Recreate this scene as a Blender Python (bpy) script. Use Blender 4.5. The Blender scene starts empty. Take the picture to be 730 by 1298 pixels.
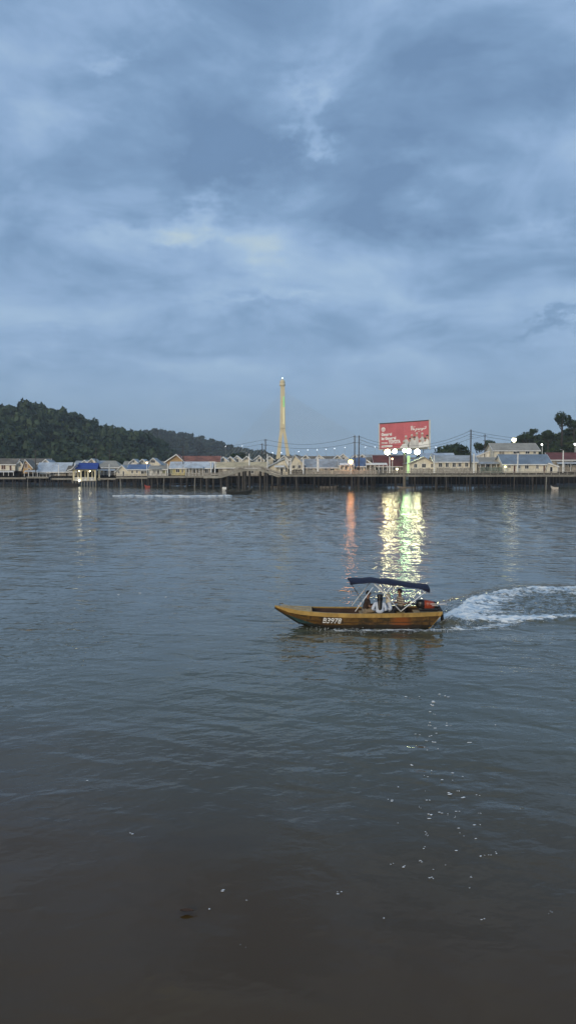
import bpy, bmesh, math, random
import numpy as np
from mathutils import Vector, Matrix

random.seed(7)
RNG = np.random.default_rng(7)
SC = bpy.context.scene
COL = SC.collection

# ------------------------------------------------------------------ camera
F, CX, CY, H = 980.0, 365.0, 649.0, 6.53          # photo focal length / centre in px, eye height in m
TH = math.atan(52.0 / F)                           # camera looks 3 degrees down
cam = bpy.data.cameras.new('camera')
cam_o = bpy.data.objects.new('camera', cam)
COL.objects.link(cam_o)
cam.sensor_fit = 'VERTICAL'
cam.sensor_height = 36.0
cam.lens = 36.0 * F / 1298.0
cam.clip_start = 0.1
cam.clip_end = 12000
cam_o.location = (0, 0, H)
cam_o.rotation_euler = (math.pi / 2 - TH, 0, 0)
SC.camera = cam_o

def _dir(px, py):
    u, v = (px - CX) / F, (CY - py) / F
    c, s = math.cos(TH), math.sin(TH)
    return u, c + v * s, -s + v * c

def at(px, py, Y):
    d = _dir(px, py); t = Y / d[1]
    return Vector((d[0] * t, Y, H + d[2] * t))

def on_water(px, py, z=0.0):
    d = _dir(px, py); t = (z - H) / d[2]
    return Vector((d[0] * t, d[1] * t, z))

# ------------------------------------------------------------------ render / exposure
SC.render.engine = 'CYCLES'
SC.view_settings.view_transform = 'Standard'
SC.view_settings.look = 'None'
SC.view_settings.exposure = 0.16
SC.view_settings.gamma = 1.0
SC.view_settings.use_curve_mapping = False
SC.cycles.use_denoising = True
SC.cycles.max_bounces = 6
SC.cycles.volume_bounces = 0
SC.cycles.sample_clamp_indirect = 4.0

# ------------------------------------------------------------------ node helper
class NT:
    def __init__(self, tree):
        self.t = tree; self.n = tree.nodes; self.l = tree.links
    def new(self, kind, **kw):
        n = self.n.new(kind)
        for k, v in kw.items():
            setattr(n, k, v)
        return n
    def put(self, sock, val):
        if hasattr(val, 'links'):
            self.l.new(val, sock)
        elif val is not None:
            sock.default_value = val
    def math(self, op, a, b=None, c=None, clamp=False):
        n = self.new('ShaderNodeMath', operation=op); n.use_clamp = clamp
        for i, v in enumerate((a, b, c)):
            if v is not None: self.put(n.inputs[i], v)
        return n.outputs[0]
    def vmath(self, op, a, b=None, scale=None):
        n = self.new('ShaderNodeVectorMath', operation=op)
        self.put(n.inputs[0], a)
        if b is not None: self.put(n.inputs[1], b)
        if scale is not None: self.put(n.inputs['Scale'], scale)
        return n.outputs['Value'] if op in ('DOT_PRODUCT', 'LENGTH', 'DISTANCE') else n.outputs[0]
    def noise(self, vec, scale, detail=4, rough=0.5, dist=0.0, out='Fac'):
        n = self.new('ShaderNodeTexNoise')
        self.put(n.inputs['Vector'], vec)
        n.inputs['Scale'].default_value = scale
        n.inputs['Detail'].default_value = detail
        n.inputs['Roughness'].default_value = rough
        n.inputs['Distortion'].default_value = dist
        return n.outputs[out]
    def mix(self, fac, a, b, blend='MIX'):
        n = self.new('ShaderNodeMix', data_type='RGBA', blend_type=blend)
        self.put(n.inputs[0], fac)
        for s, v in ((n.inputs[6], a), (n.inputs[7], b)):
            if hasattr(v, 'links'): self.l.new(v, s)
            else: s.default_value = (*v[:3], 1)
        return n.outputs[2]
    def smooth(self, x, a, b, lo=0.0, hi=1.0):
        n = self.new('ShaderNodeMapRange', interpolation_type='SMOOTHSTEP')
        self.put(n.inputs[0], x)
        n.inputs[1].default_value = a; n.inputs[2].default_value = b
        n.inputs[3].default_value = lo; n.inputs[4].default_value = hi
        return n.outputs[0]
    def sep(self, v):
        n = self.new('ShaderNodeSeparateXYZ'); self.put(n.inputs[0], v); return n.outputs
    def comb(self, x, y, z):
        n = self.new('ShaderNodeCombineXYZ')
        for i, v in enumerate((x, y, z)): self.put(n.inputs[i], v)
        return n.outputs[0]

# ------------------------------------------------------------------ sky
SUN_EL, SUN_AZ = math.radians(16), math.radians(205)     # low, behind the camera and a little left (0 = +Y, clockwise)
world = bpy.data.worlds.new('World')
SC.world = world
world.use_nodes = True
w = NT(world.node_tree); w.n.clear()
out = w.new('ShaderNodeOutputWorld'); bg = w.new('ShaderNodeBackground')
w.l.new(bg.outputs[0], out.inputs[0])
SKY_STRENGTH = 0.1
bg.inputs['Strength'].default_value = SKY_STRENGTH
sky = w.new('ShaderNodeTexSky', sky_type='NISHITA')
sky.sun_disc = False
sky.sun_elevation = SUN_EL
sky.sun_rotation = SUN_AZ
sky.air_density = 1.2; sky.dust_density = 1.5; sky.ozone_density = 2.5
gen = w.new('ShaderNodeTexCoord').outputs['Generated']
dx, dy, dz = w.sep(gen)
zc = w.math('MAXIMUM', dz, 0.0)
inv = w.math('DIVIDE', 1.0, w.math('ADD', zc, 0.16))
p = w.comb(w.math('MULTIPLY', dx, inv), w.math('MULTIPLY', dy, inv), 0.0)      # cloud deck seen in perspective
p2 = w.vmath('ADD', w.vmath('MULTIPLY', p, (0.9, 1.0, 1.0)), (3.7, 1.9, 0.4))
big = w.noise(p2, 0.9, 3, 0.5, 0.4)
mid = w.noise(w.vmath('ADD', p2, (8.1, 2.2, 0.0)), 2.1, 7, 0.54, 0.5)
gs = w.vmath('MULTIPLY', gen, (1.0, 1.0, 1.9))
fine = w.noise(w.vmath('ADD', gs, (1.3, 7.7, 0.0)), 5.6, 8, 0.54, 0.5)             # billows
warp = w.vmath('SUBTRACT', w.noise(gs, 6.0, 6, 0.65, 0.0, 'Color'), (0.5, 0.5, 0.5))
gw = w.vmath('ADD', gen, w.vmath('SCALE', warp, scale=0.22))

def blob(px, py, rx, ry, amp, rot=0.0):
    """soft thickening (+) or thinning (-) of the cloud deck round a direction"""
    d = Vector(_dir(px, py)).normalized()
    rgt = Vector((1, 0, 0)); rgt = (rgt - d * rgt.dot(d)).normalized(); up = rgt.cross(d)
    r2 = rgt * math.cos(rot) + up * math.sin(rot); u2 = up * math.cos(rot) - rgt * math.sin(rot)
    a = w.math('MULTIPLY', w.vmath('DOT_PRODUCT', gw, tuple(r2)), F / rx)
    b = w.math('MULTIPLY', w.vmath('DOT_PRODUCT', gw, tuple(u2)), F / ry)
    e = w.math('EXPONENT', w.math('MULTIPLY', w.math('ADD', w.math('MULTIPLY', a, a), w.math('MULTIPLY', b, b)), -1.0))
    front = w.math('GREATER_THAN', w.vmath('DOT_PRODUCT', gen, tuple(d)), 0.0)
    return w.math('MULTIPLY', w.math('MULTIPLY', e, front), amp)

dens = w.math('ADD', w.math('MULTIPLY', big, 0.55), w.math('MULTIPLY', mid, 0.85))
dens = w.math('ADD', dens, w.math('MULTIPLY', fine, 0.85))
dens = w.math('SUBTRACT', dens, 1.125)
for b in ((590, 165, 190, 80, 0.17, 0.0), (690, 270, 120, 40, 0.10, 0), (90, 215, 150, 50, 0.09, 0.0), (330, 215, 120, 22, 0.13, 0.0), (245, 268, 34, 26, -0.30, 0.5), (230, 300, 90, 16, -0.18, 0.15), (386, 140, 18, 42, -0.20, -0.1), (384, 180, 16, 12, -0.12, 0),
          (505, 215, 50, 18, -0.14, 0.1), (240, 110, 90, 34, -0.10, 0.1), (150, 68, 18, 14, -0.18, 0.4), (20, 40, 90, 60, -0.08, 0), (560, 50, 130, 34, -0.07, 0.3), (430, 262, 200, 26, 0.11, 0.08),
          (300, 437, 330, 22, 0.14, 0.03), (715, 412, 50, 9, 0.30, 0.0), (330, 384, 80, 7, -0.13, 0.05), (60, 447, 60, 6, -0.12, 0.0), (230, 466, 60, 6, -0.07, 0.0),
          (420, 355, 330, 20, -0.04, 0.0), (120, 335, 150, 28, -0.08, 0.0), (620, 315, 130, 24, -0.08, 0.1), (660, 440, 90, 10, -0.07, 0)):
    dens = w.math('ADD', dens, blob(*b))
# toward the horizon the deck merges into one even veil
far = w.smooth(zc, 0.03, 0.30)
dens = w.math('MULTIPLY', dens, w.math('ADD', 0.30, w.math('MULTIPLY', far, 0.70)))
k = 1.0 / SKY_STRENGTH
def kc(r, g, b): return (r * k, g * k, b * k)
cr = w.new('ShaderNodeValToRGB')
w.put(cr.inputs[0], w.math('ADD', w.math('MULTIPLY', dens, 1.35), 0.47, clamp=True))
ST = [(0.08, (0.60, 0.74, 0.82)), (0.27, (0.415, 0.585, 0.81)), (0.45, (0.31, 0.465, 0.705)), (0.63, (0.22, 0.355, 0.56)), (0.88, (0.155, 0.262, 0.435))]
while len(cr.color_ramp.elements) < len(ST): cr.color_ramp.elements.new(0.5)
for e, (pos, c) in zip(cr.color_ramp.elements, ST):
    e.position = pos; e.color = (*c, 1)
cloud = w.vmath('SCALE', cr.outputs[0], scale=k)
veil = w.mix(w.smooth(zc, 0.02, 0.20), kc(0.25, 0.39, 0.535), kc(0.245, 0.395, 0.595))
cloud = w.mix(w.smooth(zc, 0.02, 0.17), w.mix(0.35, veil, cloud), cloud)
# thin places let some of the clear evening sky behind through
thin = w.math('SUBTRACT', 0.22, w.math('MULTIPLY', dens, 0.35), clamp=True)
final = w.mix(thin, cloud, w.vmath('SCALE', sky.outputs[0], scale=0.45))
w.l.new(final, bg.inputs['Color'])

# ------------------------------------------------------------------ sun: the soft afterglow behind the photographer
sl = bpy.data.lights.new('sun', 'SUN')
sl.energy = 1.5; sl.angle = math.radians(20); sl.color = (1.0, 0.84, 0.60)
sun_o = bpy.data.objects.new('sun', sl); COL.objects.link(sun_o)
sd = Vector((math.sin(SUN_AZ) * math.cos(SUN_EL), math.cos(SUN_AZ) * math.cos(SUN_EL), math.sin(SUN_EL)))
sun_o.rotation_euler = sd.to_track_quat('Z', 'Y').to_euler()
sun_o.location = sd * 200

# ------------------------------------------------------------------ materials
MATS = {}
def mat(name, col, rough=0.7, var=0.18, scale=1.5, metal=0.0, bump=0.0, stain=None, spec=0.4, emit=None, estr=0.0):
    if name in MATS: return MATS[name]
    m = bpy.data.materials.new(name); m.use_nodes = True
    n = NT(m.node_tree); b = n.n['Principled BSDF']
    tc = n.new('ShaderNodeTexCoord').outputs['Object']
    oi = n.new('ShaderNodeObjectInfo').outputs['Random']
    v = n.vmath('ADD', tc, n.comb(n.math('MULTIPLY', oi, 37.0), n.math('MULTIPLY', oi, 11.0), 0.0))
    f = n.noise(v, scale, 6, 0.62)
    lo = tuple(c * (1 - var * 1.6) for c in col); hi = tuple(min(1, c * (1 + var)) for c in col)
    c = n.mix(n.smooth(f, 0.3, 0.7), lo, hi)
    if stain:
        s = n.noise(n.vmath('MULTIPLY', v, (1.0, 1.0, 0.25)), scale * 2.3, 5, 0.65)
        c = n.mix(n.smooth(s, 0.52, 0.72, 0.0, 0.75), c, stain)
    n.l.new(c, b.inputs['Base Color'])
    b.inputs['Roughness'].default_value = rough
    b.inputs['Metallic'].default_value = metal
    b.inputs['Specular IOR Level'].default_value = spec
    if bump:
        bn = n.new('ShaderNodeBump'); bn.inputs['Strength'].default_value = bump; bn.inputs['Distance'].default_value = 0.02
        n.put(bn.inputs['Height'], n.noise(v, scale * 8, 4, 0.6)); n.l.new(bn.outputs[0], b.inputs['Normal'])
    if emit:
        b.inputs['Emission Color'].default_value = (*emit, 1); b.inputs['Emission Strength'].default_value = estr
    MATS[name] = m
    return m

def leaf_mat(name, col, dark, scale=0.15):
    m = bpy.data.materials.new(name); m.use_nodes = True
    n = NT(m.node_tree); b = n.n['Principled BSDF']
    pos = n.new('ShaderNodeNewGeometry').outputs['Position']
    f = n.noise(pos, scale, 3, 0.6); g = n.noise(pos, scale * 9, 2, 0.6)
    c = n.mix(n.smooth(n.math('ADD', n.math('MULTIPLY', f, 0.7), n.math('MULTIPLY', g, 0.3)), 0.35, 0.65), dark, col)
    n.l.new(c, b.inputs['Base Color']); b.inputs['Roughness'].default_value = 0.7
    b.inputs['Specular IOR Level'].default_value = 0.2
    MATS[name] = m
    return m

def emis(name, col, strength):
    m = bpy.data.materials.new(name); m.use_nodes = True
    n = NT(m.node_tree); n.n.clear()
    e = n.new('ShaderNodeEmission'); o = n.new('ShaderNodeOutputMaterial')
    e.inputs[0].default_value = (*col, 1); e.inputs[1].default_value = strength
    n.l.new(e.outputs[0], o.inputs[0]); MATS[name] = m
    return m

CREAM = mat('cream_wall', (0.80, 0.74, 0.59), 0.8, 0.12, 0.5, stain=(0.30, 0.25, 0.18))
WHITE = mat('white_paint', (0.84, 0.83, 0.78), 0.6, 0.10, 0.8, stain=(0.45, 0.42, 0.36))
GREYW = mat('weathered_board', (0.37, 0.34, 0.29), 0.85, 0.25, 0.7, stain=(0.15, 0.13, 0.10))
YELLOW = mat('yellow_wall', (0.72, 0.62, 0.28), 0.8, 0.12, 0.5, stain=(0.35, 0.26, 0.1))
ROOFG = mat('grey_metal_roof', (0.36, 0.38, 0.39), 0.55, 0.2, 0.3, stain=(0.26, 0.18, 0.12))
ROOFL = mat('pale_metal_roof', (0.52, 0.56, 0.59), 0.5, 0.16, 0.3, stain=(0.34, 0.27, 0.20))
ROOFB = mat('blue_grey_roof', (0.20, 0.25, 0.30), 0.55, 0.14, 0.25, stain=(0.16, 0.15, 0.14))
ROOFBR = mat('brown_roof', (0.20, 0.17, 0.13), 0.75, 0.2, 0.25, stain=(0.10, 0.08, 0.06))
ROOFT = mat('tan_roof', (0.36, 0.33, 0.27), 0.7, 0.15, 0.25, stain=(0.22, 0.19, 0.15))
ROOFR = mat('terracotta_roof', (0.27, 0.115, 0.08), 0.75, 0.22, 0.35, stain=(0.12, 0.06, 0.05))
ROOFRD = mat('dark_red_roof', (0.17, 0.055, 0.045), 0.75, 0.2, 0.3, stain=(0.09, 0.05, 0.04))
ROOFBL = mat('royal_blue_roof', (0.025, 0.06, 0.27), 0.5, 0.12, 0.3)
ROOFBM = mat('mid_blue_roof', (0.12, 0.18, 0.31), 0.55, 0.15, 0.3, stain=(0.12, 0.13, 0.16))
ROOFC = mat('cream_roof', (0.58, 0.47, 0.28), 0.7, 0.12, 0.25, stain=(0.34, 0.27, 0.18))
ORANGE = mat('ochre_gable', (0.50, 0.33, 0.16), 0.8, 0.15, 0.5)
TIMBER = mat('old_timber', (0.055, 0.046, 0.037), 0.9, 0.3, 0.6, stain=(0.04, 0.035, 0.03))
CONC = mat('weathered_concrete', (0.26, 0.245, 0.205), 0.85, 0.18, 0.5, stain=(0.14, 0.13, 0.11))
DECKM = mat('deck_edge_concrete', (0.36, 0.34, 0.285), 0.85, 0.16, 0.35, stain=(0.20, 0.185, 0.155))
GLASS = mat('dark_window', (0.015, 0.017, 0.02), 0.15, 0.2, 1.0, spec=0.5)
BROWNW = mat('brown_shutter', (0.13, 0.06, 0.035), 0.7, 0.2, 1.0)
MUD = mat('river_mud', (0.014, 0.012, 0.010), 0.95, 0.3, 0.2)
GROUND = mat('ground_scrub', (0.045, 0.055, 0.03), 0.95, 0.3, 0.02)
METAL = mat('galvanised_steel', (0.33, 0.33, 0.32), 0.5, 0.12, 1.0, metal=0.4)
DARKM = mat('dark_steel', (0.05, 0.05, 0.052), 0.6, 0.2, 1.0)
POLEW = mat('wooden_pole', (0.085, 0.075, 0.065), 0.85, 0.2, 0.6)
PYLON = mat('pylon_concrete', (0.78, 0.66, 0.40), 0.7, 0.08, 0.05)

# ------------------------------------------------------------------ mesh builder
class MB:
    def __init__(self): self.v = []; self.f = []
    def add(self, vs, fs):
        o = len(self.v); self.v += [tuple(q) for q in vs]; self.f += [tuple(o + i for i in q) for q in fs]; return self
    def box(self, x0, x1, y0, y1, z0, z1):
        return self.add([(x0, y0, z0), (x1, y0, z0), (x1, y1, z0), (x0, y1, z0), (x0, y0, z1), (x1, y0, z1), (x1, y1, z1), (x0, y1, z1)],
                        [(0, 3, 2, 1), (4, 5, 6, 7), (0, 1, 5, 4), (1, 2, 6, 5), (2, 3, 7, 6), (3, 0, 4, 7)])
    def hexa(self, a):      # 8 points: bottom ring, top ring
        return self.add(a, [(0, 3, 2, 1), (4, 5, 6, 7), (0, 1, 5, 4), (1, 2, 6, 5), (2, 3, 7, 6), (3, 0, 4, 7)])
    def tube(self, pts, r, n=6, cap=True):
        pts = [Vector(q) for q in pts]; rs = r if isinstance(r, (list, tuple)) else [r] * len(pts)
        o = len(self.v); prev = None
        for i, q in enumerate(pts):
            t = (pts[min(i + 1, len(pts) - 1)] - pts[max(i - 1, 0)]).normalized()
            a = Vector((0, 0, 1)) if abs(t.z) < 0.9 else Vector((1, 0, 0))
            if prev is not None: a = prev
            s = t.cross(a).normalized(); u = s.cross(t).normalized(); prev = u
            for j in range(n):
                an = 2 * math.pi * j / n
                self.v.append(tuple(q + (s * math.cos(an) + u * math.sin(an)) * rs[i]))
        for i in range(len(pts) - 1):
            for j in range(n):
                a = o + i * n + j; b = o + i * n + (j + 1) % n
                self.f.append((a, b, b + n, a + n))
        if cap:
            self.f.append(tuple(o + j for j in range(n))[::-1]); e = o + (len(pts) - 1) * n
            self.f.append(tuple(e + j for j in range(n)))
        return self
    def bar(self, a, b, wdt, hgt):     # rectangular bar from a to b, width across, height along z-ish
        a, b = Vector(a), Vector(b); t = (b - a).normalized()
        up = Vector((0, 0, 1)) if abs(t.z) < 0.95 else Vector((0, 1, 0))
        s = t.cross(up).normalized() * wdt / 2; u = s.cross(t).normalized() * hgt / 2
        return self.hexa([a - s - u, b - s - u, b + s - u, a + s - u, a - s + u, b - s + u, b + s + u, a + s + u])
    def prism(self, poly, off):        # closed polygon (list of 3D points) extruded by vector off
        n = len(poly); off = Vector(off)
        vs = [Vector(q) for q in poly] + [Vector(q) + off for q in poly]
        fs = [tuple(range(n))[::-1], tuple(range(n, 2 * n))] + [(i, (i + 1) % n, n + (i + 1) % n, n + i) for i in range(n)]
        return self.add(vs, fs)
    def sphere(self, c, r, nu=12, nv=8, sc=(1, 1, 1)):
        o = len(self.v)
        for i in range(nv + 1):
            th = math.pi * i / nv
            for j in range(nu):
                ph = 2 * math.pi * j / nu
                self.v.append((c[0] + r * sc[0] * math.sin(th) * math.cos(ph), c[1] + r * sc[1] * math.sin(th) * math.sin(ph), c[2] + r * sc[2] * math.cos(th)))
        for i in range(nv):
            for j in range(nu):
                a = o + i * nu + j; b = o + i * nu + (j + 1) % nu
                self.f.append((a, a + nu, b + nu, b))
        return self
    def lathe(self, prof, c, n=16):
        o = len(self.v)
        for (r, z) in prof:
            for j in range(n):
                an = 2 * math.pi * j / n
                self.v.append((c[0] + r * math.cos(an), c[1] + r * math.sin(an), c[2] + z))
        for i in range(len(prof) - 1):
            for j in range(n):
                a = o + i * n + j; b = o + i * n + (j + 1) % n
                self.f.append((a, b, b + n, a + n))
        return self
    def build(self, name, m, parent=None, smooth=False, bevel=0.0):
        me = bpy.data.meshes.new(name)
        org = parent.location if parent is not None and parent.parent is None and parent.type == 'EMPTY' else Vector((0, 0, 0))
        if parent is not None:
            org = WORLD_ORG.get(parent.name, Vector((0, 0, 0)))
        me.from_pydata([(a - org.x, b - org.y, c - org.z) for a, b, c in self.v], [], self.f)
        bm = bmesh.new(); bm.from_mesh(me)
        bmesh.ops.remove_doubles(bm, verts=bm.verts, dist=1e-5)
        bmesh.ops.recalc_face_normals(bm, faces=bm.faces)
        bm.to_mesh(me); bm.free()
        if smooth: me.polygons.foreach_set('use_smooth', [True] * len(me.polygons))
        me.materials.append(m)
        o = bpy.data.objects.new(name, me); COL.objects.link(o)
        if parent is not None: o.parent = parent
        WORLD_ORG[o.name] = org
        if bevel:
            md = o.modifiers.new('bevel', 'BEVEL'); md.width = bevel; md.segments = 2; md.limit_method = 'ANGLE'
        return o

WORLD_ORG = {}
def tag(o, label=None, cat=None, group=None, kind=None):
    if label: o['label'] = label
    if cat: o['category'] = cat
    if group: o['group'] = group
    if kind: o['kind'] = kind
    return o
def thing(name, loc, label, cat, group=None):
    o = bpy.data.objects.new(name, None); o.empty_display_size = 0.3
    o.location = loc; COL.objects.link(o); WORLD_ORG[o.name] = Vector(loc)
    return tag(o, label, cat, group)
def raw(name, V, Fq, m, smooth=False):
    """large numpy mesh; Fq is (n,4) or (n,3)"""
    me = bpy.data.meshes.new(name); V = np.asarray(V, np.float32); Fq = np.asarray(Fq, np.int32)
    me.vertices.add(len(V)); me.vertices.foreach_set('co', V.ravel())
    k = Fq.shape[1]
    me.loops.add(Fq.size); me.loops.foreach_set('vertex_index', Fq.ravel())
    me.polygons.add(len(Fq)); me.polygons.foreach_set('loop_start', np.arange(0, Fq.size, k, dtype=np.int32))
    me.polygons.foreach_set('loop_total', np.full(len(Fq), k, np.int32))
    if smooth: me.polygons.foreach_set('use_smooth', np.ones(len(Fq), bool))
    me.update(calc_edges=True); me.materials.append(m)
    o = bpy.data.objects.new(name, me); COL.objects.link(o); WORLD_ORG[o.name] = Vector((0, 0, 0))
    return o

def vnoise(x, y, seed=0):
    """smooth value noise on numpy arrays, 0..1"""
    xi = np.floor(x).astype(np.int64); yi = np.floor(y).astype(np.int64); fx = x - xi; fy = y - yi
    fx = fx * fx * (3 - 2 * fx); fy = fy * fy * (3 - 2 * fy)
    def h(a, b):
        n = (a * 374761393 + b * 668265263 + seed * 982451653) & 0xffffffff
        n = ((n ^ (n >> 13)) * 1274126177) & 0xffffffff
        return ((n ^ (n >> 16)) & 0xffff) / 65535.0
    return (h(xi, yi) * (1 - fx) + h(xi + 1, yi) * fx) * (1 - fy) + (h(xi, yi + 1) * (1 - fx) + h(xi + 1, yi + 1) * fx) * fy
def fbm(x, y, seed=0, o=4):
    s = 0; a = 0.5
    for i in range(o):
        s = s + a * vnoise(x * 2 ** i, y * 2 ** i, seed + i); a *= 0.5
    return s

# ------------------------------------------------------------------ river
def polydist(X, Y, pts):
    """distance to a polyline, parameter 0..1 along it and signed side"""
    best = np.full(X.shape, 1e9); par = np.zeros(X.shape); side = np.zeros(X.shape)
    L = [0.0]
    for a, b in zip(pts[:-1], pts[1:]): L.append(L[-1] + math.hypot(b[0] - a[0], b[1] - a[1]))
    for i, (a, b) in enumerate(zip(pts[:-1], pts[1:])):
        ex, ey = b[0] - a[0], b[1] - a[1]; l2 = ex * ex + ey * ey
        t = np.clip(((X - a[0]) * ex + (Y - a[1]) * ey) / l2, 0, 1)
        qx, qy = X - a[0] - t * ex, Y - a[1] - t * ey; d = np.hypot(qx, qy)
        mk = d < best
        best[mk] = d[mk]; par[mk] = ((L[i] + t * math.sqrt(l2)) / L[-1])[mk]; side[mk] = (ex * qy - ey * qx)[mk]
    return best, par, np.sign(side)

rows = [-300.0, -60.0, -5.0, 3.0]
y = 6.0
while y < 430: rows.append(y); y *= 1.0075
rows += [460, 520, 640, 800, 1100, 1600, 2300, 2700]
s_mid = np.linspace(-0.62, 0.62, 470)
s_all = np.concatenate([[-3.5, -2.2, -1.4, -1.0, -0.8], s_mid, [0.8, 1.0, 1.4, 2.2, 3.5]])
R = np.array(rows)[:, None]; S = s_all[None, :]
GX = S * (np.maximum(R, 0) + 14.0); GY = np.broadcast_to(R, GX.shape).copy()
GX = np.clip(GX, -2600, 2600)
def wl(lst, z=0.0): return [tuple(on_water(a, b, z))[:2] for a, b in lst]
near_line = wl([(556, 791), (590, 789), (640, 786), (690, 786), (735, 786), (800, 786)])
skirt_line = wl([(400, 797), (440, 799), (500, 799), (556, 799), (600, 797), (628, 794), (655, 789), (690, 786)])
far_line = wl([(566, 778), (590, 766), (615, 757), (640, 752), (675, 748), (705, 747), (740, 748), (820, 749)])
dn, tn, sn = polydist(GX, GY, near_line)
ds, ts, ss = polydist(GX, GY, skirt_line)
df, tf, sf = polydist(GX, GY, far_line)
lump = fbm(GX * 1.6, GY * 1.1, 3); lump2 = fbm(GX * 4.0, GY * 3.0, 9)
Z = np.zeros_like(GX)
near_mask = (GY > 5) & (GY < 430)
# soft swell
for (lam, ang, amp) in ((5.2, 1.35, 0.016), (3.1, 1.9, 0.009), (2.2, 1.1, 0.006), (7.5, 0.5, 0.010), (1.5, 2.3, 0.0035)):
    kx, ky = math.cos(ang) * 2 * math.pi / lam, math.sin(ang) * 2 * math.pi / lam
    ph = 5.0 * fbm(GX * 0.05 + lam, GY * 0.05, int(lam * 10), 2)
    Z += np.where((GY > 5) & (GY < 12 * lam * 3), 0.55 * amp * np.sin(GX * kx + GY * ky + ph * 2), 0)
far_h = (0.24 * np.exp(-((df / 0.95) ** 2)) * np.minimum(1, 6 * tf) * (0.6 + 0.8 * lump))
near_h = (0.20 * np.exp(-((dn / 0.55) ** 2)) * (0.55 + 0.9 * lump)) * np.minimum(1, 5 * tn + 0.5)
Z += far_h + near_h + 0.05 * np.exp(-((ds / 0.35) ** 2)) * lump
Z += 0.30 * np.exp(-(((GX - 6.95) / 0.55) ** 2 + ((GY - 32.55) / 0.5) ** 2)) * (0.6 + 0.8 * lump2)
# between the two crests: churned water
gx_in = np.interp(GX, [q[0] for q in near_line], [q[1] for q in near_line]); gx_fa = np.interp(GX, [q[0] for q in far_line], [q[1] for q in far_line])
inside = (GY > gx_in) & (GY < gx_fa) & (GX > near_line[0][0] + 0.2)
age = np.clip((GX - near_line[0][0]) / 12.0, 0, 1.3)
Z += np.where(inside, 0.22 * (lump2 - 0.45), 0)
# trailing swell on the near side of the wake
tr, tt, _ = polydist(GX, GY, wl([(600, 806), (680, 800), (740, 797), (820, 797)]))
Z += -0.07 * np.exp(-((tr / 0.7) ** 2)) * np.minimum(1, 3 * tt)
tr2, tt2, _ = polydist(GX, GY, wl([(330, 812), (400, 806), (560, 812), (740, 815), (820, 818)]))
Z += 0.035 * np.exp(-((tr2 / 0.5) ** 2))
foam = 1.3 * np.exp(-((dn / 0.50) ** 2)) * (0.95 - 0.25 * tn) + 1.0 * np.exp(-((ds / 0.55) ** 2)) * np.clip(np.minimum(ts * 12, (1.05 - ts) * 4), 0, 1)
foam += 0.55 * np.exp(-((df / np.where(sf > 0, 0.30, 1.7)) ** 2)) * (1.0 - 0.2 * tf) * (0.6 + 0.8 * lump)
foam += np.where(inside, 0.66 + 0.95 * (fbm(GX * 0.5, GY * 3.2, 17) - 0.42) - 0.10 * age + 0.45 * np.exp(-age * 8), 0)
foam *= 1.0
foam = np.clip(foam, 0, 1.35)
nr, nc = GX.shape
Vw = np.stack([GX, GY, np.where(near_mask, Z, 0)], -1).reshape(-1, 3)
ii, jj = np.meshgrid(np.arange(nr - 1), np.arange(nc - 1), indexing='ij')
q0 = (ii * nc + jj).ravel()
Fw = np.stack([q0, q0 + 1, q0 + nc + 1, q0 + nc], 1)

wm = bpy.data.materials.new('river_water'); wm.use_nodes = True
n = NT(wm.node_tree); b = n.n['Principled BSDF']
geo = n.new('ShaderNodeNewGeometry'); pos = geo.outputs['Position']; nrm = geo.outputs['Normal']
def slopes(vec, scale, detail, amp):
    c = n.noise(vec, scale, detail, 0.55, 0.0, 'Color')
    return n.vmath('SCALE', n.vmath('SUBTRACT', c, (0.5, 0.5, 0.5)), scale=amp)
pa = n.vmath('MULTIPLY', pos, (0.55, 1.0, 0.0))
rot = n.new('ShaderNodeVectorRotate', rotation_type='Z_AXIS'); n.put(rot.inputs[0], pos); rot.inputs['Angle'].default_value = 0.35
pb = n.vmath('MULTIPLY', rot.outputs[0], (0.45, 1.0, 0.0))
ruff = n.noise(n.vmath('MULTIPLY', pos, (0.6, 1.0, 0.0)), 0.045, 3, 0.6)
ruff = n.smooth(ruff, 0.3, 0.7, 0.72, 1.2)
px_, py_, pz_ = n.sep(pos)
lee = n.smooth(n.math('ADD', py_, n.math('MULTIPLY', px_, 0.30)), 9.5, 19.0, 0.28, 1.0)        # calmer in the lee of the quay
def relief(ang, stretch, scale, detail, amp, eps, dist, rough=0.5):
    def hgt(ox, oy):
        q = n.vmath('ADD', pos, (ox, oy, 0.0))
        r = n.new('ShaderNodeVectorRotate', rotation_type='Z_AXIS'); n.put(r.inputs[0], q); r.inputs['Angle'].default_value = ang
        return n.noise(n.vmath('MULTIPLY', r.outputs[0], (stretch, 1.0, 0.0)), scale, detail, rough, dist)
    h0, hx, hy = hgt(0, 0), hgt(eps, 0), hgt(0, eps)
    g = amp / eps
    return n.comb(n.math('MULTIPLY', n.math('SUBTRACT', h0, hx), g), n.math('MULTIPLY', n.math('SUBTRACT', h0, hy), g), 0.0)
sl_ = n.vmath('ADD', relief(0.30, 0.50, 1.15, 1.0, 0.066, 0.03, 0.5), relief(-0.42, 0.55, 2.9, 1.5, 0.023, 0.02, 0.4))
sl_ = n.vmath('ADD', sl_, relief(0.12, 0.65, 8.0, 1.5, 0.0070, 0.008, 0.3))
gust = n.smooth(n.noise(n.vmath('MULTIPLY', pos, (0.26, 0.055, 0.0)), 1.0, 4, 0.6), 0.34, 0.66, 0.55, 1.5)           # cat's-paws
sl_ = n.vmath('MULTIPLY', n.vmath('SCALE', sl_, scale=n.math('MULTIPLY', n.math('MULTIPLY', ruff, lee), gust)), (1.5, 1.0, 0.0))
heave = slopes(n.vmath('MULTIPLY', pos, (0.80, 0.26, 0.0)), 1.0, 2, 0.15)                                            # long low swell
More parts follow.
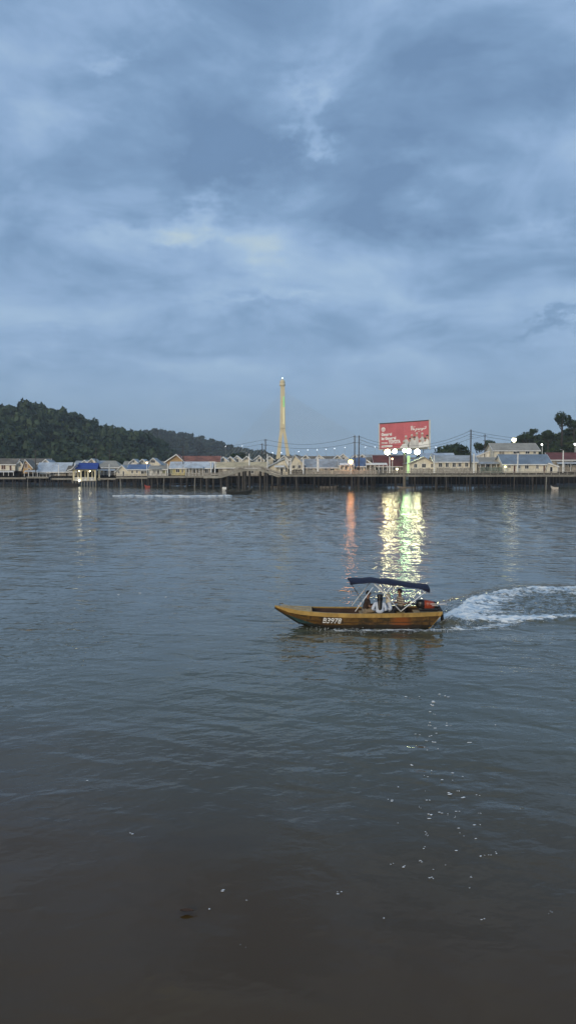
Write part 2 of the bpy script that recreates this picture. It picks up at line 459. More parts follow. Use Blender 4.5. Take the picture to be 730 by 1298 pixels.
sl_ = n.vmath('ADD', sl_, n.vmath('MULTIPLY', n.vmath('SCALE', heave, scale=n.smooth(py_, 25.0, 110.0, 0.10, 1.0)), (2.0, 1.0, 0.0)))
att = n.new('ShaderNodeAttribute'); att.attribute_name = 'foam'
fo = att.outputs['Fac']
f1 = n.noise(n.vmath('MULTIPLY', pos, (0.45, 1.0, 0.6)), 4.2, 7, 0.72, 1.0)
f2 = n.noise(n.vmath('MULTIPLY', pos, (0.6, 1.0, 1.0)), 17.0, 5, 0.7, 0.4)
fm = n.math('ADD', n.math('MULTIPLY', f1, 0.65), n.math('MULTIPLY', f2, 0.35))
cover = n.smooth(n.math('ADD', fm, n.math('SUBTRACT', n.math('MULTIPLY', fo, 0.285), 0.74)), 0.0, 0.09)
cover = n.math('MULTIPLY', cover, n.smooth(fo, 0.02, 0.2))
rel = n.vmath('SCALE', slopes(n.vmath('MULTIPLY', pos, (0.6, 1.0, 1.0)), 4.0, 5, 3.6), scale=n.smooth(fo, 0.1, 0.7))
N = n.vmath('NORMALIZE', n.vmath('ADD', nrm, n.vmath('ADD', sl_, n.vmath('MULTIPLY', rel, (1.0, 1.0, 0.3)))))
n.l.new(N, b.inputs['Normal'])
silt = n.noise(n.vmath('MULTIPLY', pos, (0.5, 1.0, 0.0)), 0.12, 5, 0.6)
shoal = n.smooth(n.math('ADD', n.math('ADD', py_, n.math('MULTIPLY', px_, 0.30)), n.math('MULTIPLY', silt, 7.0)), 13.5, 26.0)     # brown shallows by the quay, greener channel
body = n.mix(shoal, (0.072, 0.040, 0.013), (0.096, 0.094, 0.058))
body = n.mix(n.smooth(fo, 0.05, 0.9, 0.0, 0.6), body, (0.10, 0.105, 0.085))
n.l.new(n.mix(cover, body, (0.84, 0.86, 0.84)), b.inputs['Base Color'])
rg = n.math('ADD', 0.035, n.math('MULTIPLY', cover, 0.6))
n.l.new(rg, b.inputs['Roughness'])
b.inputs['IOR'].default_value = 1.333
MATS['river_water'] = wm
river = raw('river', Vw, Fw, wm, True)
river['kind'] = 'structure'
a_ = river.data.attributes.new('foam', 'FLOAT', 'POINT'); a_.data.foreach_set('value', foam.ravel().astype(np.float32))

# ------------------------------------------------------------------ terrain behind the village
def bank_y(px):       # distance of the village front along the picture
    return float(np.interp(px, [-80, 0, 130, 250, 300, 600, 730, 800], [340, 337, 330, 297, 290, 275, 272, 271]))
bk = MB(); pxs = list(range(-160, 961, 40))
for i in range(len(pxs) - 1):
    a, c = pxs[i], pxs[i + 1]; ya, yc = bank_y(a) + 46, bank_y(c) + 46
    if a > 700: ya += 30
    if c > 700: yc += 30
    xa, xc = (a - CX) / F * ya, (c - CX) / F * yc
    ring = [(0, -0.6), (6, 0.25), (16, 1.0), (60, 1.4), (150, 1.6)]
    for (d0, z0), (d1, z1) in zip(ring[:-1], ring[1:]):
        bk.add([(xa, ya + d0, z0), (xc, yc + d0, z0), (xc, yc + d1, z1), (xa, ya + d1, z1)], [(0, 1, 2, 3)])
o = bk.build('mud_bank', MUD, smooth=True); o['kind'] = 'structure'

LEFT = ([-120, -60, 0, 20, 40, 52, 70, 90, 110, 125, 150, 165, 185, 200, 215, 228, 245], [524, 519, 519, 517, 512, 508, 514, 518, 526, 539, 542, 544, 549, 553, 565, 576, 592])
BACK = ([-200, 100, 160, 190, 215, 240, 265, 290, 320, 345, 380, 480, 700, 1000], [560, 552, 550, 548, 547, 552, 557, 565, 571, 577, 580, 582, 582, 580])
def hill_z(x, y):
    """height of the ground: left wooded hill (ridge 900 m away), far ridge (1800 m), right knoll (470 m)"""
    pxl = CX + F * x / 900.0
    r1 = np.maximum(0, (597 - np.interp(pxl, *LEFT)) * 900 / F + H - 11)
    u = np.clip((y - 470) / 430, 0, 1); prof = np.where(y < 900, u * u * (3 - 2 * u), np.exp(-((y - 900) / 220.0) ** 2))
    g1 = r1 * prof * (0.92 + 0.16 * (fbm(x * 0.012, y * 0.012, 21, 3) - 0.45))
    pxb = CX + F * x / 1800.0
    r2 = np.maximum(0, (597 - np.interp(pxb, *BACK)) * 1800 / F + H - 18)
    g2 = r2 * np.exp(-((y - 1800) / 330.0) ** 2)
    pxr = CX + F * x / 470.0
    r3 = np.interp(pxr, [560, 620, 645, 660, 680, 700, 730, 800, 1000, 1300], [0, 4, 9, 16, 18.5, 20.5, 24, 28, 24, 0])
    g3 = r3 * np.exp(-((y - 480) / 75.0) ** 2)
    return 1.5 + np.maximum(np.maximum(g1, g2), g3)
tx = np.concatenate([np.linspace(-2500, -620, 20), np.linspace(-600, 420, 110), np.linspace(450, 2500, 24)])
ty = np.concatenate([np.linspace(405, 1000, 60), np.linspace(1020, 2600, 45)])
TX, TY = np.meshgrid(tx, ty); TZ = hill_z(TX, TY); TZ[0, :] = 1.2
nr, nc = TX.shape
ii, jj = np.meshgrid(np.arange(nr - 1), np.arange(nc - 1), indexing='ij'); q0 = (ii * nc + jj).ravel()
o = raw('terrain', np.stack([TX, TY, TZ], -1).reshape(-1, 3), np.stack([q0, q0 + 1, q0 + nc + 1, q0 + nc], 1), GROUND, True); o['kind'] = 'structure'

# crown prototypes made of leaf clumps round a lumpy core
def crown_proto(nleaf, seed, size=0.22, lobes=6, flat=0.8):
    r = np.random.default_rng(seed)
    lc = r.normal(0, 1, (lobes, 3)); lc /= np.linalg.norm(lc, axis=1)[:, None]
    lc *= r.uniform(0.25, 0.62, (lobes, 1)); lc[:, 2] = lc[:, 2] * 0.7 + 0.05; lr = r.uniform(0.34, 0.58, lobes)
    k = r.integers(0, lobes, nleaf); d = r.normal(0, 1, (nleaf, 3)); d /= np.linalg.norm(d, axis=1)[:, None]
    c = lc[k] + d * lr[k][:, None] * r.uniform(0.72, 1.06, (nleaf, 1)); c[:, 2] *= flat
    nn = d + r.normal(0, 0.45, (nleaf, 3)); nn /= np.linalg.norm(nn, axis=1)[:, None]
    a = np.cross(nn, r.normal(0, 1, (nleaf, 3))); a /= np.linalg.norm(a, axis=1)[:, None]; bb = np.cross(nn, a)
    s = size * r.uniform(0.55, 1.15, (nleaf, 1))
    V = np.stack([c - a * s, c - bb * s * 0.7, c + a * s, c + bb * s * 0.7], 1).reshape(-1, 3)
    return V, np.arange(nleaf * 4).reshape(-1, 4)
def scatter_forest(name, pts, radii, protos, m, label, cat):
    Vs, Fs, off = [], [], 0
    for i, (q, r) in enumerate(zip(pts, radii)):
        V, Fq = protos[i % len(protos)]
        an = random.uniform(0, 6.28); ca, sa = math.cos(an), math.sin(an)
        W = V.copy(); W[:, 0], W[:, 1] = V[:, 0] * ca - V[:, 1] * sa, V[:, 0] * sa + V[:, 1] * ca
        W = W * np.array([r, r, r * random.uniform(0.85, 1.35)]) + np.array(q)
        Vs.append(W); Fs.append(Fq + off); off += len(V)
    o = raw(name, np.concatenate(Vs), np.concatenate(Fs), m)
    return tag(o, label, cat, kind='stuff')
LEAF1 = leaf_mat('hill_foliage', (0.066, 0.098, 0.046), (0.012, 0.027, 0.017), 0.045)
LEAF2 = leaf_mat('far_foliage', (0.040, 0.058, 0.032), (0.020, 0.032, 0.022), 0.02)
LEAF4 = leaf_mat('scrub_foliage', (0.085, 0.115, 0.05), (0.025, 0.045, 0.022), 0.08)
LEAF3 = leaf_mat('near_foliage', (0.050, 0.075, 0.028), (0.012, 0.022, 0.010), 0.25)
protos = [crown_proto(130, s, 0.30) for s in range(5)]
P_, Rr = [], []
for gx in np.arange(-640, -90, 9.5):
    for gy in np.arange(500, 935, 9.5):
        x = gx + random.uniform(-4, 4); yy = gy + random.uniform(-4, 4)
        if abs(x / yy) > 0.66: continue
        z = float(hill_z(np.array(x), np.array(yy)))
        if z < 3.0 and random.random() < 0.5: continue
        r = random.choice([4.5, 5.5, 6, 6.5, 8.0, 9.0]) * random.uniform(0.85, 1.15)
        P_.append((x, yy, z + r * 0.6)); Rr.append(r)
scatter_forest('hill_forest', P_, Rr, protos, LEAF1, 'dense dark green forest covering the hill at the left', 'forest')
P_, Rr = [], []
for gx in np.arange(-820, 60, 22):
    for gy in np.arange(1480, 1840, 24):
        x = gx + random.uniform(-10, 10); yy = gy + random.uniform(-10, 10)
        z = float(hill_z(np.array(x), np.array(yy)))
        if z < 12: continue
        r = random.uniform(10, 18); P_.append((x, yy, z + r * 0.5)); Rr.append(r)
scatter_forest('far_ridge_forest', P_, Rr, [crown_proto(110, 30 + s, 0.30) for s in range(4)], LEAF2, 'hazy blue green forest on the low ridge beyond the hill', 'forest')
P_, Rr = [], []
for gx in np.arange(-330, 420, 7.0):
    for kk in range(3):
        x = gx + random.uniform(-6, 6); yy = random.uniform(880, 1080)
        r = random.uniform(4, 8.5) * (1.15 if x < 10 or x > 150 else 0.95); P_.append((x, yy, 1.5 + r * random.uniform(0.8, 1.5) + 4)); Rr.append(r)
        P_.append((x + 3, yy - 5, 1.5 + r * 0.5)); Rr.append(r)
scatter_forest('far_treeline', P_, Rr, [crown_proto(110, 40 + s, 0.30) for s in range(4)], LEAF2, 'low line of distant trees behind the village roofs', 'trees')
P_, Rr = [], []
for i in range(520):
    px = random.uniform(646, 840); yy = random.uniform(415, 490); x = (px - CX) / F * yy
    z = float(hill_z(np.array(x), np.array(yy))); r = random.uniform(2.8, 5.6)
    P_.append((x, yy, z + r * 0.7)); Rr.append(r)
scatter_forest('knoll_forest', P_, Rr, [crown_proto(200, 60 + s, 0.24) for s in range(4)], LEAF3, 'dark trees massed on the knoll behind the red roofs at right', 'forest')
# low scrub strip between the left village and the hill
P_, Rr = [], []
for i in range(420):
    px = random.uniform(-30, 350); yy = random.uniform(440, 500); x = (px - CX) / F * yy
    r = random.uniform(1.8, 4.2); P_.append((x, yy, 2.2 + r * 0.6)); Rr.append(r)
scatter_forest('bank_scrub', P_, Rr, protos, LEAF4, 'green scrub between the left-hand houses and the wooded hill', 'scrub')

def tree(px, py_top, py_base, Y, wpx, label, seed, lobes=8, trunk_show=0.35, flat=0.85, n=1500, lean=0.0):
    top = at(px, py_top, Y); base = Vector((top.x, Y, float(hill_z(np.array(top.x), np.array(Y))) if Y > 410 else 1.3))
    hh = top.z - base.z; R_ = wpx / F * Y / 2
    t = thing('tree', base, label, 'tree', 'trees told apart behind the houses')
    m = MB(); cc = Vector((base.x + lean, Y, top.z - R_ * flat * 0.95))
    m.tube([base, base.lerp(cc, 0.5) + Vector((R_ * 0.05, 0, 0)), cc], [0.035 * hh, 0.025 * hh, 0.012 * hh], 8)
    rr = random.Random(seed)
    for i in range(6):
        an = rr.uniform(0, 6.28); st = base.lerp(cc, rr.uniform(0.55, 0.9))
        m.tube([st, st + Vector((math.cos(an) * R_ * 0.4, math.sin(an) * R_ * 0.4, R_ * 0.3)), cc + Vector((math.cos(an) * R_ * 0.75, math.sin(an) * R_ * 0.6, rr.uniform(-0.2, 0.4) * R_))],
               [0.013 * hh, 0.009 * hh, 0.004 * hh], 6)
    m.build('trunk', TIMBER, t, True)
    V, Fq = crown_proto(n, seed, 0.10, lobes, flat)
    W = V * R_ * 1.05 + np.array(cc) - np.array(base)
    o = raw('crown', W, Fq, LEAF3); o.parent = t
    return t
tree(571, 560, 585, 400, 46, 'broad domed dark tree behind the long cream house', 101, 12, n=2400)
tree(607, 559, 585, 405, 18, 'narrow ragged tree just right of the tall pole', 102, 7)
tree(620, 556, 585, 415, 20, 'uneven dark tree behind the slope of the white roof', 103, 8)
tree(637, 563, 585, 400, 22, 'low tree left of the glowing flood lamp', 104, 8)
tree(651, 558, 585, 372, 13, 'small bright green tree lit by the flood lamp', 105, 6)
tree(664, 546, 585, 425, 22, 'round-headed tree right of the flood lamp above the two-storey house', 106, 8)
tree(675, 542, 585, 430, 12, 'small pointed tree top rising over the knoll', 107, 6)
tree(711, 520, 585, 440, 25, 'tall open-crowned tree standing above the knoll skyline', 131, 7, flat=0.9, n=1000, lean=0.6)
tree(727, 529, 585, 440, 20, 'slim tree beside the tall open-crowned tree', 109, 5)
tree(694, 543, 585, 430, 20, 'bushy tree on the knoll left of the tall open-crowned tree', 110, 8)
tree(184, 577, 592, 392, 17, 'dark bush-like tree behind the white gables left of the orange roof', 111, 8)
tree(150, 579, 592, 395, 22, 'low dark tree behind the pale hip roof', 112, 8)
tree(302, 571, 590, 400, 28, 'dark rounded tree behind the row of white gables', 113, 10)
tree(80, 578, 594, 398, 26, 'low green tree behind the long pale roof at left', 114, 9)

# ------------------------------------------------------------------ cable-stayed bridge far behind
BY = 1262.0
bt = thing('bridge_pylon', at(358, 590, BY), 'tall pale inverted-Y bridge pylon with rounded top, lit against the dusk sky', 'bridge tower')
m = MB()
def pz(py): return at(358, py, BY).z
def leg(m, pxa, pya, pxb, pyb, wa, wb, d=5.0):
    a, b2 = at(pxa, pya, BY), at(pxb, pyb, BY); s = BY / F
    m.hexa([(a.x - wa * s, BY - d, a.z), (a.x + wa * s, BY - d, a.z), (a.x + wa * s, BY + d, a.z), (a.x - wa * s, BY + d, a.z),
            (b2.x - wb * s, BY - d * .7, b2.z), (b2.x + wb * s, BY - d * .7, b2.z), (b2.x + wb * s, BY + d * .7, b2.z), (b2.x - wb * s, BY + d * .7, b2.z)])
m = MB(); leg(m, 351.5, 590, 357.0, 543, 2.6, 2.0); m.build('leg', PYLON, bt)
m = MB(); leg(m, 367.0, 590, 359.6, 543, 2.4, 1.8); m.build('leg', PYLON, bt)
m = MB(); leg(m, 358.2, 542.9, 358.2, 490, 3.4, 2.7, 4.5); m.build('mast', PYLON, bt)
m = MB(); c = at(358, 490, BY); s = BY / F
m.lathe([(0, -.2), (2.6 * s, 0), (3.7 * s, 1.2 * s), (3.6 * s, 3.5 * s), (2.9 * s, 4.4 * s), (3.5 * s, 5.2 * s), (3.0 * s, 7 * s), (1.6 * s, 8.6 * s), (0.5 * s, 9.2 * s), (0.4 * s, 11 * s), (0, 12 * s)], c, 16)
m.build('crown_dome', PYLON, bt, True)
m = MB(); q = at(358, 479.3, BY); m.sphere(q, 1.0, 10, 6); m.build('beacon_lamp', emis('beacon_light', (0.8, 0.9, 1.0), 3.0), bt, True)
# coloured light strips on the mast face
for pxs_, c0, c1, col in ((359.6, 503, 516, 'green'), (359.6, 516.3, 538, 'yellow')):
    a, b2 = at(pxs_, c0, BY), at(pxs_, c1, BY); m = MB(); m.box(a.x - 0.75, a.x + 0.75, BY - 4.9, BY - 4.55, b2.z, a.z)
    m.build('light_strip', emis(col + '_strip_light', {'green': (0.35, 0.9, 0.35), 'yellow': (0.9, 0.85, 0.5)}[col], {'green': 0.8, 'yellow': 0.8}[col]), bt)
CAB = mat('stay_cable', (0.50, 0.46, 0.36), 0.6, 0.05)
for sgn, sxs in ((-1, np.linspace(345, 285, 14)), (1, np.linspace(372, 500, 24))):
    for i, sx in enumerate(sxs):
        topy = 540 - (540 - 494) * i / len(sxs)
        m = MB(); m.tube([at(358.2, topy, BY), at(float(sx), 583 if sgn > 0 else 580, BY + (0 if sgn > 0 else -10))], 0.13, 4); m.build('stay_cable', CAB, bt)
bd = thing('bridge_deck', at(430, 580, BY), 'long pale bridge deck and its railing seen between the far trees', 'bridge')
m = MB(); a = at(250, 583, BY); c = at(600, 579, BY)
m.hexa([(a.x, BY - 9, a.z - 3), (c.x, BY - 9, c.z - 3), (c.x, BY + 9, c.z - 3), (a.x, BY + 9, a.z - 3), (a.x, BY - 9, a.z), (c.x, BY - 9, c.z), (c.x, BY + 9, c.z), (a.x, BY + 9, a.z)])
m.build('girder', CONC, bd)
for px in range(270, 600, 30):
    m = MB(); q = at(px, 583, BY); m.box(q.x - 1.5, q.x + 1.5, BY - 4, BY + 4, 0.5, q.z - 3.05 + (px - 250) / 350 * 5.1 if False else q.z - 3.05); m.build('pier', CONC, bd)
_ord = ['first', 'second', 'third', 'fourth', 'fifth', 'sixth', 'seventh', 'eighth']
LAMP_AT = ['white bridge lamp just left of the tower legs', 'white bridge lamp between the two tower legs'] + [q + ' white bridge lamp to the right of the tower' for q in _ord] + ['white bridge lamp just right of the billboard', 'white bridge lamp farthest left, over the terracotta roof end', 'white bridge lamp left of the footbridge poles']
LAMPW = emis('white_street_light', (0.92, 0.96, 1.0), 6.0)
for i, (px, py) in enumerate(((345.5, 574), (356.5, 574), (378.5, 572.5), (390, 570.5), (402, 570.3), (413, 569.5), (424, 568.6), (437, 567.4), (463, 566.8), (475, 566.6), (552, 566.8), (286, 565.5), (307, 565.3))):
    q = at(px, py, BY); t = thing('bridge_lamp', (q.x, BY, at(px, 580, BY).z), LAMP_AT[i], 'street lamp', 'white lamps along the far bridge')
    MB().tube([(q.x, BY, at(px, 580, BY).z), (q.x, BY, q.z)], 0.22, 5).build('post', METAL, t)
    MB().sphere((q.x, BY, q.z), 0.48, 8, 6, (1, 1, .8)).build('lamp_head', LAMPW, t, True)

# ------------------------------------------------------------------ village on stilts
def piles_under(t, x0, x1, y0, y1, z, n, m=TIMBER, r=0.16, seed=0):
    rr = random.Random(seed)
    for i in range(n):
        x = x0 + (x1 - x0) * (i + 0.5) / n + rr.uniform(-.3, .3)
        MB().tube([(x, y0, -1.2), (x + rr.uniform(-.1, .1), y0, z)], r, 6).build('pile', m, t)

def window(t, px, p0, p1, wpx, Y, frame=WHITE, pane=GLASS):
    """window standing in the wall face at distance Y: frame proud of the wall, pane set back in it, one glazing bar"""
    a, b = at(px - wpx / 2, p1, Y), at(px + wpx / 2, p0, Y)
    fw = 0.13; m = MB()
    m.box(a.x - fw, a.x, Y - .07, Y + .02, a.z - fw, b.z + fw); m.box(b.x, b.x + fw, Y - .07, Y + .02, a.z - fw, b.z + fw)
    m.box(a.x, b.x, Y - .07, Y + .02, b.z, b.z + fw); m.box(a.x, b.x, Y - .10, Y + .02, a.z - fw, a.z)
    f = m.build('window', frame, t)
    MB().box(a.x, b.x, Y - .03, Y + .01, a.z, b.z).build('pane', pane, f)
    xm = (a.x + b.x) / 2
    MB().box(xm - .05, xm + .05, Y - .055, Y - .031, a.z, b.z).build('glazing_bar', frame, f)

def door(t, px, p0, p1, wpx, Y, m_=BROWNW):
    a, b = at(px - wpx / 2, p1, Y), at(px + wpx / 2, p0, Y)
    d = MB().box(a.x, b.x, Y - .05, Y + .02, a.z, b.z).build('door', m_, t)
    mm = MB(); mm.box(a.x - .12, a.x - .003, Y - .08, Y + .02, a.z, b.z); mm.box(b.x + .003, b.x + .12, Y - .08, Y + .02, a.z, b.z); mm.box(a.x - .12, b.x + .12, Y - .08, Y + .02, b.z + .003, b.z + .14)
    mm.build('door_frame', WHITE, d)

UNDERSHADE = mat('underfloor_shade', (0.010, 0.009, 0.008), 0.95, 0.3, 0.5)  # near-black tone standing in for the shade below the houses
PILEC = mat('wet_concrete_pile', (0.075, 0.066, 0.055), 0.85, 0.25, 0.5, stain=(0.05, 0.045, 0.04))
def awning(t, pa, pb_, py, pfoot, Y, m_=None, posts=4, proj=2.2):
    a, b = at(pa, py, Y), at(pb_, py, Y); zf = at(pa, pfoot, Y).z; m_ = m_ or ROOFL
    MB().hexa([(a.x, Y - proj, a.z), (b.x, Y - proj, a.z), (b.x, Y - .01, a.z + .75), (a.x, Y - .01, a.z + .75), (a.x, Y - proj, a.z + .1), (b.x, Y - proj, a.z + .1), (b.x, Y - .01, a.z + .85), (a.x, Y - .01, a.z + .85)]).build('awning', m_, t)
    for i in range(posts):
        x = a.x + .1 + (b.x - a.x - .2) * i / (posts - 1); MB().box(x - .09, x + .09, Y - proj + .05, Y - proj + .23, zf, a.z - .003).build('awning_post', WHITE, t)
def house(kind, px0, px1, Y, depth, pb, pe, pr, wall, roof, label, apex=None, over=0.7, trim=WHITE, wins=(), doors=(), hip=0.0, group=None, piles=0, name='stilt_house', cat='house', thick=0.14, awn=None):
    zb = at(0, pb, Y).z; ze = at(0, pe, Y).z; zr = at(0, pr, Y + (depth / 2 if kind == 'side' else 0)).z
    x0, x1 = at(px0, pe, Y).x, at(px1, pe, Y).x; y0, y1 = Y, Y + depth
    t = thing(name, ((x0 + x1) / 2, Y, zb), label, cat, group)
    m = MB()
    if kind == 'gable':
        xa = at(apex if apex is not None else (px0 + px1) / 2, pe, Y).x
        # five-sided end walls joined into a shell
        m.prism([(x0, y0, zb), (x1, y0, zb), (x1, y0, ze), (xa, y0, zr - .02), (x0, y0, ze)], (0, depth, 0))
        m.build('wall', wall, t)
        for sgn, xe in ((-1, x0), (1, x1)):
            sl = (zr - ze) / abs(xe - xa); xo = xe + sgn * over; zo = ze - sl * over
            MB().hexa([(xa, y0 - over, zr + .01), (xo, y0 - over, zo + .01), (xo, y1 + over, zo + .01), (xa, y1 + over, zr + .01),
                       (xa, y0 - over, zr + thick), (xo, y0 - over, zo + thick), (xo, y1 + over, zo + thick), (xa, y1 + over, zr + thick)]).build('roof', roof, t)
            MB().hexa([(xa, y0 - over - .08, zr - .28), (xo, y0 - over - .08, zo - .28), (xo, y0 - over - .003, zo - .28), (xa, y0 - over - .003, zr - .28),
                       (xa, y0 - over - .08, zr + thick + .03), (xo, y0 - over - .08, zo + thick + .03), (xo, y0 - over - .003, zo + thick + .03), (xa, y0 - over - .003, zr + thick + .03)]).build('barge_board', trim, t)
    else:
        ym = (y0 + y1) / 2
        if hip:
            m.box(x0, x1, y0, y1, zb, ze)
        else:
            m.prism([(x0, y0, zb), (x0, y1, zb), (x0, y1, ze), (x0, ym, zr - .02), (x0, y0, ze)], (x1 - x0, 0, 0))
        m.build('wall', wall, t)
        sl = (zr - ze) / (ym - y0)
        for sgn, ye in ((-1, y0), (1, y1)):
            yo = ye + sgn * over; zo = ze - sl * over; xl, xr = x0 - over, x1 + over; hl = hip
            MB().hexa([(xl, yo, zo + .01), (xr, yo, zo + .01), (xr - hl, ym, zr + .01), (xl + hl, ym, zr + .01),
                       (xl, yo, zo + thick), (xr, yo, zo + thick), (xr - hl, ym, zr + thick), (xl + hl, ym, zr + thick)]).build('roof', roof, t)
        MB().box(x0 - over, x1 + over, y0 - over - .07, y0 - over - .003, ze - sl * over - .22, ze - sl * over + thick).build('fascia', trim, t)
        if hip:
            for sgn, xe in ((-1, x0 - over), (1, x1 + over)):
                MB().prism([(xe, y0 - over, ze - sl * over + .012), (xe, y1 + over, ze - sl * over + .012), (xe - sgn * hip, ym, zr + .012)], (0, 0, thick)).build('roof', roof, t)
        else:
            for xe in (x0 - over - .08, x1 + over + .003):
                MB().hexa([(xe, y0 - over, ze - sl * over - .22), (xe + .077, y0 - over, ze - sl * over - .22), (xe + .077, ym, zr - .22), (xe, ym, zr - .22),
                           (xe, y0 - over, ze - sl * over + thick), (xe + .077, y0 - over, ze - sl * over + thick), (xe + .077, ym, zr + thick), (xe, ym, zr + thick)]).build('barge_board', trim, t)
    for wv in wins: window(t, *wv[:4], Y, *(wv[4:] or ()))
    if awn: awning(t, *awn)
    for dv in doors: door(t, *dv[:4], Y, *(dv[4:] or ()))
    MB().box(x0 - .5, x1 + .5, y0 - 1.0, y1 + .5, zb - .35, zb - .01).build('platform', TIMBER, t)
    MB().box(x0 - .2, x1 + .2, y0 + 1.4, y0 + 1.55, 1.5, zb - .355).build('underfloor_shade_panel', UNDERSHADE, t)  # dark sheet added so the space among the piles reads as deep shade
    if piles:
        piles_under(t, x0, x1, y0 - .7, y1, zb - .36, piles, seed=int(px0))
    return t

# --- front row, left to right (photo columns of each house)
house('side', -14, 19.5, 342, 9, 596.5, 588, 582, CREAM, ROOFBR, 'cream house with brown shutters and brown roof at the far left', wins=((5, 589.5, 595, 5, WHITE, BROWNW), (-6, 589.5, 594, 4)), doors=((14, 590, 596.3, 2.4),), piles=7, awn=(-12, 20, 598.6, 603, 342, WHITE, 6))
house('gable', 22, 31, 344, 7, 597, 590, 584.5, CREAM, ROOFBR, 'narrow cream porch with a white gable beside the far-left house', apex=26.5, wins=((26, 588.5, 591, 1.8),), piles=3)
house('gable', 29.5, 41, 341, 8, 600, 591.5, 582.5, ORANGE, ROOFBR, 'tall white-edged gable with ochre front left of the steel pole', apex=33, wins=((33.5, 588, 593, 3, WHITE, BROWNW),), doors=((37.5, 594, 599.8, 2),), piles=3, awn=(33, 50, 598.2, 604, 341, ROOFL, 4))
house('side', 50, 84, 346, 12, 603, 596, 586.5, GREYW, ROOFL, 'long shed under a pale blue-grey metal roof near the left edge', wins=((58, 598, 601.5, 2.2), (64, 598, 602, 2.2), (70, 598, 602, 2.2), (76, 598, 602, 2.0)), over=1.6, piles=9, awn=(52, 66, 600.8, 605, 345.5, ROOFT, 4))
house('side', 86, 97, 345, 8, 603, 597, 590.5, GREYW, ROOFBR, 'small dark-roofed hut left of the blue-roofed pavilion', wins=((90, 598.5, 602, 2),), piles=3)
house('side', 124, 151, 346, 11, 602, 591.5, 584.3, GREYW, ROOFT, 'open veranda house with a wide pale tan hip roof right of the pavilion', wins=((128, 594, 599, 4), (135, 594, 599, 4), (143, 594, 599, 3)), hip=3.5, over=1.0, piles=7, awn=(124, 147, 596.6, 602.5, 345.8, ROOFL, 6))
house('gable', 147.5, 162.5, 338, 12, 603.5, 597, 590, CREAM, ROOFG, 'cream house with a plain low gable and narrow dark door', apex=155, doors=((156.8, 597.5, 603.3, 1.5, GLASS),), wins=((151, 597.5, 600, 1.6),), piles=4)
house('side', 163, 187, 337, 9, 603, 594.5, 589, CREAM, ROOFBM, 'low cream house with slate-blue roof and two dark windows', wins=((168, 596.5, 600, 2), (174, 596, 599.5, 2), (181, 597, 600.5, 4.5)), piles=6, awn=(176, 188, 597.4, 603.5, 336.8, ROOFT, 4))
house('gable', 187, 202.5, 352, 10, 598, 587.5, 580.5, CREAM, ROOFG, 'cream house with a wide white-trimmed gable left of the orange roof', apex=194.5, wins=((194.5, 583.5, 586.5, 4.5),), piles=0)
house('side', 190, 211, 326, 8, 603, 594.5, 590.5, WHITE, ROOFT, 'low white-walled house below the white-trimmed gable', wins=((196, 596.5, 600, 2), (201, 596.5, 601, 2.4), (208, 596, 600.5, 3, WHITE, mat('green_shutter', (0.16, 0.18, 0.05), 0.7))), piles=5, awn=(190, 204, 595, 603, 325.8, ROOFT, 5))
house('gable', 211.5, 233, 330, 10, 592, 584.3, 576, ORANGE, ROOFR, 'steep ochre gable front of the terracotta roofed hall', apex=224, over=1.0, piles=0)
house('side', 232, 277, 331, 9, 592, 584.8, 578.3, CREAM, ROOFR, 'long hall under a terracotta red roof with white eaves', over=0.9, piles=0)
house('side', 217, 234.5, 318, 7, 602.5, 592.5, 585.5, YELLOW, ROOFL, 'bright yellow house with dark windows under a pale roof', wins=((215.8 + 1.6, 594, 600, 2.2, WHITE, mat('green_shutter', (0.16, 0.18, 0.05))), (225.5, 594.3, 598.5, 4.2), (231.5, 595, 599, 1.8)), piles=4)
house('side', 236, 268, 310, 8, 603, 592.5, 585.5, GREYW, ROOFL, 'open-fronted house under a pale sky-blue metal roof behind the white posts', wins=((239, 594, 599, 3), (246, 595, 600, 4), (252, 595, 600, 3), (262, 594, 600, 4)), piles=7, awn=(236, 258, 593.6, 603, 309.8, ROOFL, 6))
house('side', 277, 337, 309, 10, 603, 592, 586, GREYW, ROOFC, 'long low house with a warm cream roof behind the arched footbridge', wins=((285, 592.8, 597, 4, WHITE, mat('lit_window_tone', (0.7, 0.66, 0.55), 0.8)), (295, 594, 598, 3), (320, 596, 600, 3), (330, 595.5, 600, 3)), over=1.0, piles=9)  # the lit window is put in as a pale pane colour
house('gable', 341, 365, 300, 12, 602, 590.5, 581, CREAM, ROOFG, 'house with broad grey gabled roof at the foot of the arched footbridge', apex=360, over=0.9, trim=ROOFL, wins=((363, 593, 598, 2),), doors=((357, 594, 601.8, 2.4, GLASS),), piles=4, awn=(348, 361, 592.4, 602, 299.8, WHITE, 3))
house('gable', 367, 384.5, 294, 10, 601, 587, 576.5, CREAM, ROOFG, 'cream house with pale grey gable and two square windows', apex=373, over=0.8, trim=ROOFL, wins=((372, 590, 593.5, 3.2, CREAM, GLASS), (379.5, 589.8, 593.2, 2.8)), piles=5)
house('side', 386, 430, 297, 12, 601, 591.5, 582, CREAM, ROOFG, 'long grey-roofed house between the twin white lamp posts and the lit lamp', wins=((421, 590.2 + 1.8, 596, 4.5), (413, 592.5, 596.5, 2.5), (393, 593, 598, 5, GREYW, GLASS), (401, 593, 598, 3)), over=1.0, piles=9)
house('side', 431, 447, 294, 10, 600.5, 589.5, 582.5, CREAM, ROOFG, 'cream house with dark arched doorway beside the glowing orange lamp', wins=((438, 590.5, 595.5, 3), (432.5, 591, 595, 2)), doors=((443.5, 591, 600, 2.0),), piles=4, awn=(430, 448, 589.7, 600.4, 293.8, WHITE, 4))
house('side', 449, 462, 297, 9, 600.5, 590, 580.5, CREAM, ROOFBM, 'small house with a faded blue roof behind the twin power poles', wins=((453, 592, 596, 2.6), (459, 591.5, 596, 2)), piles=3)
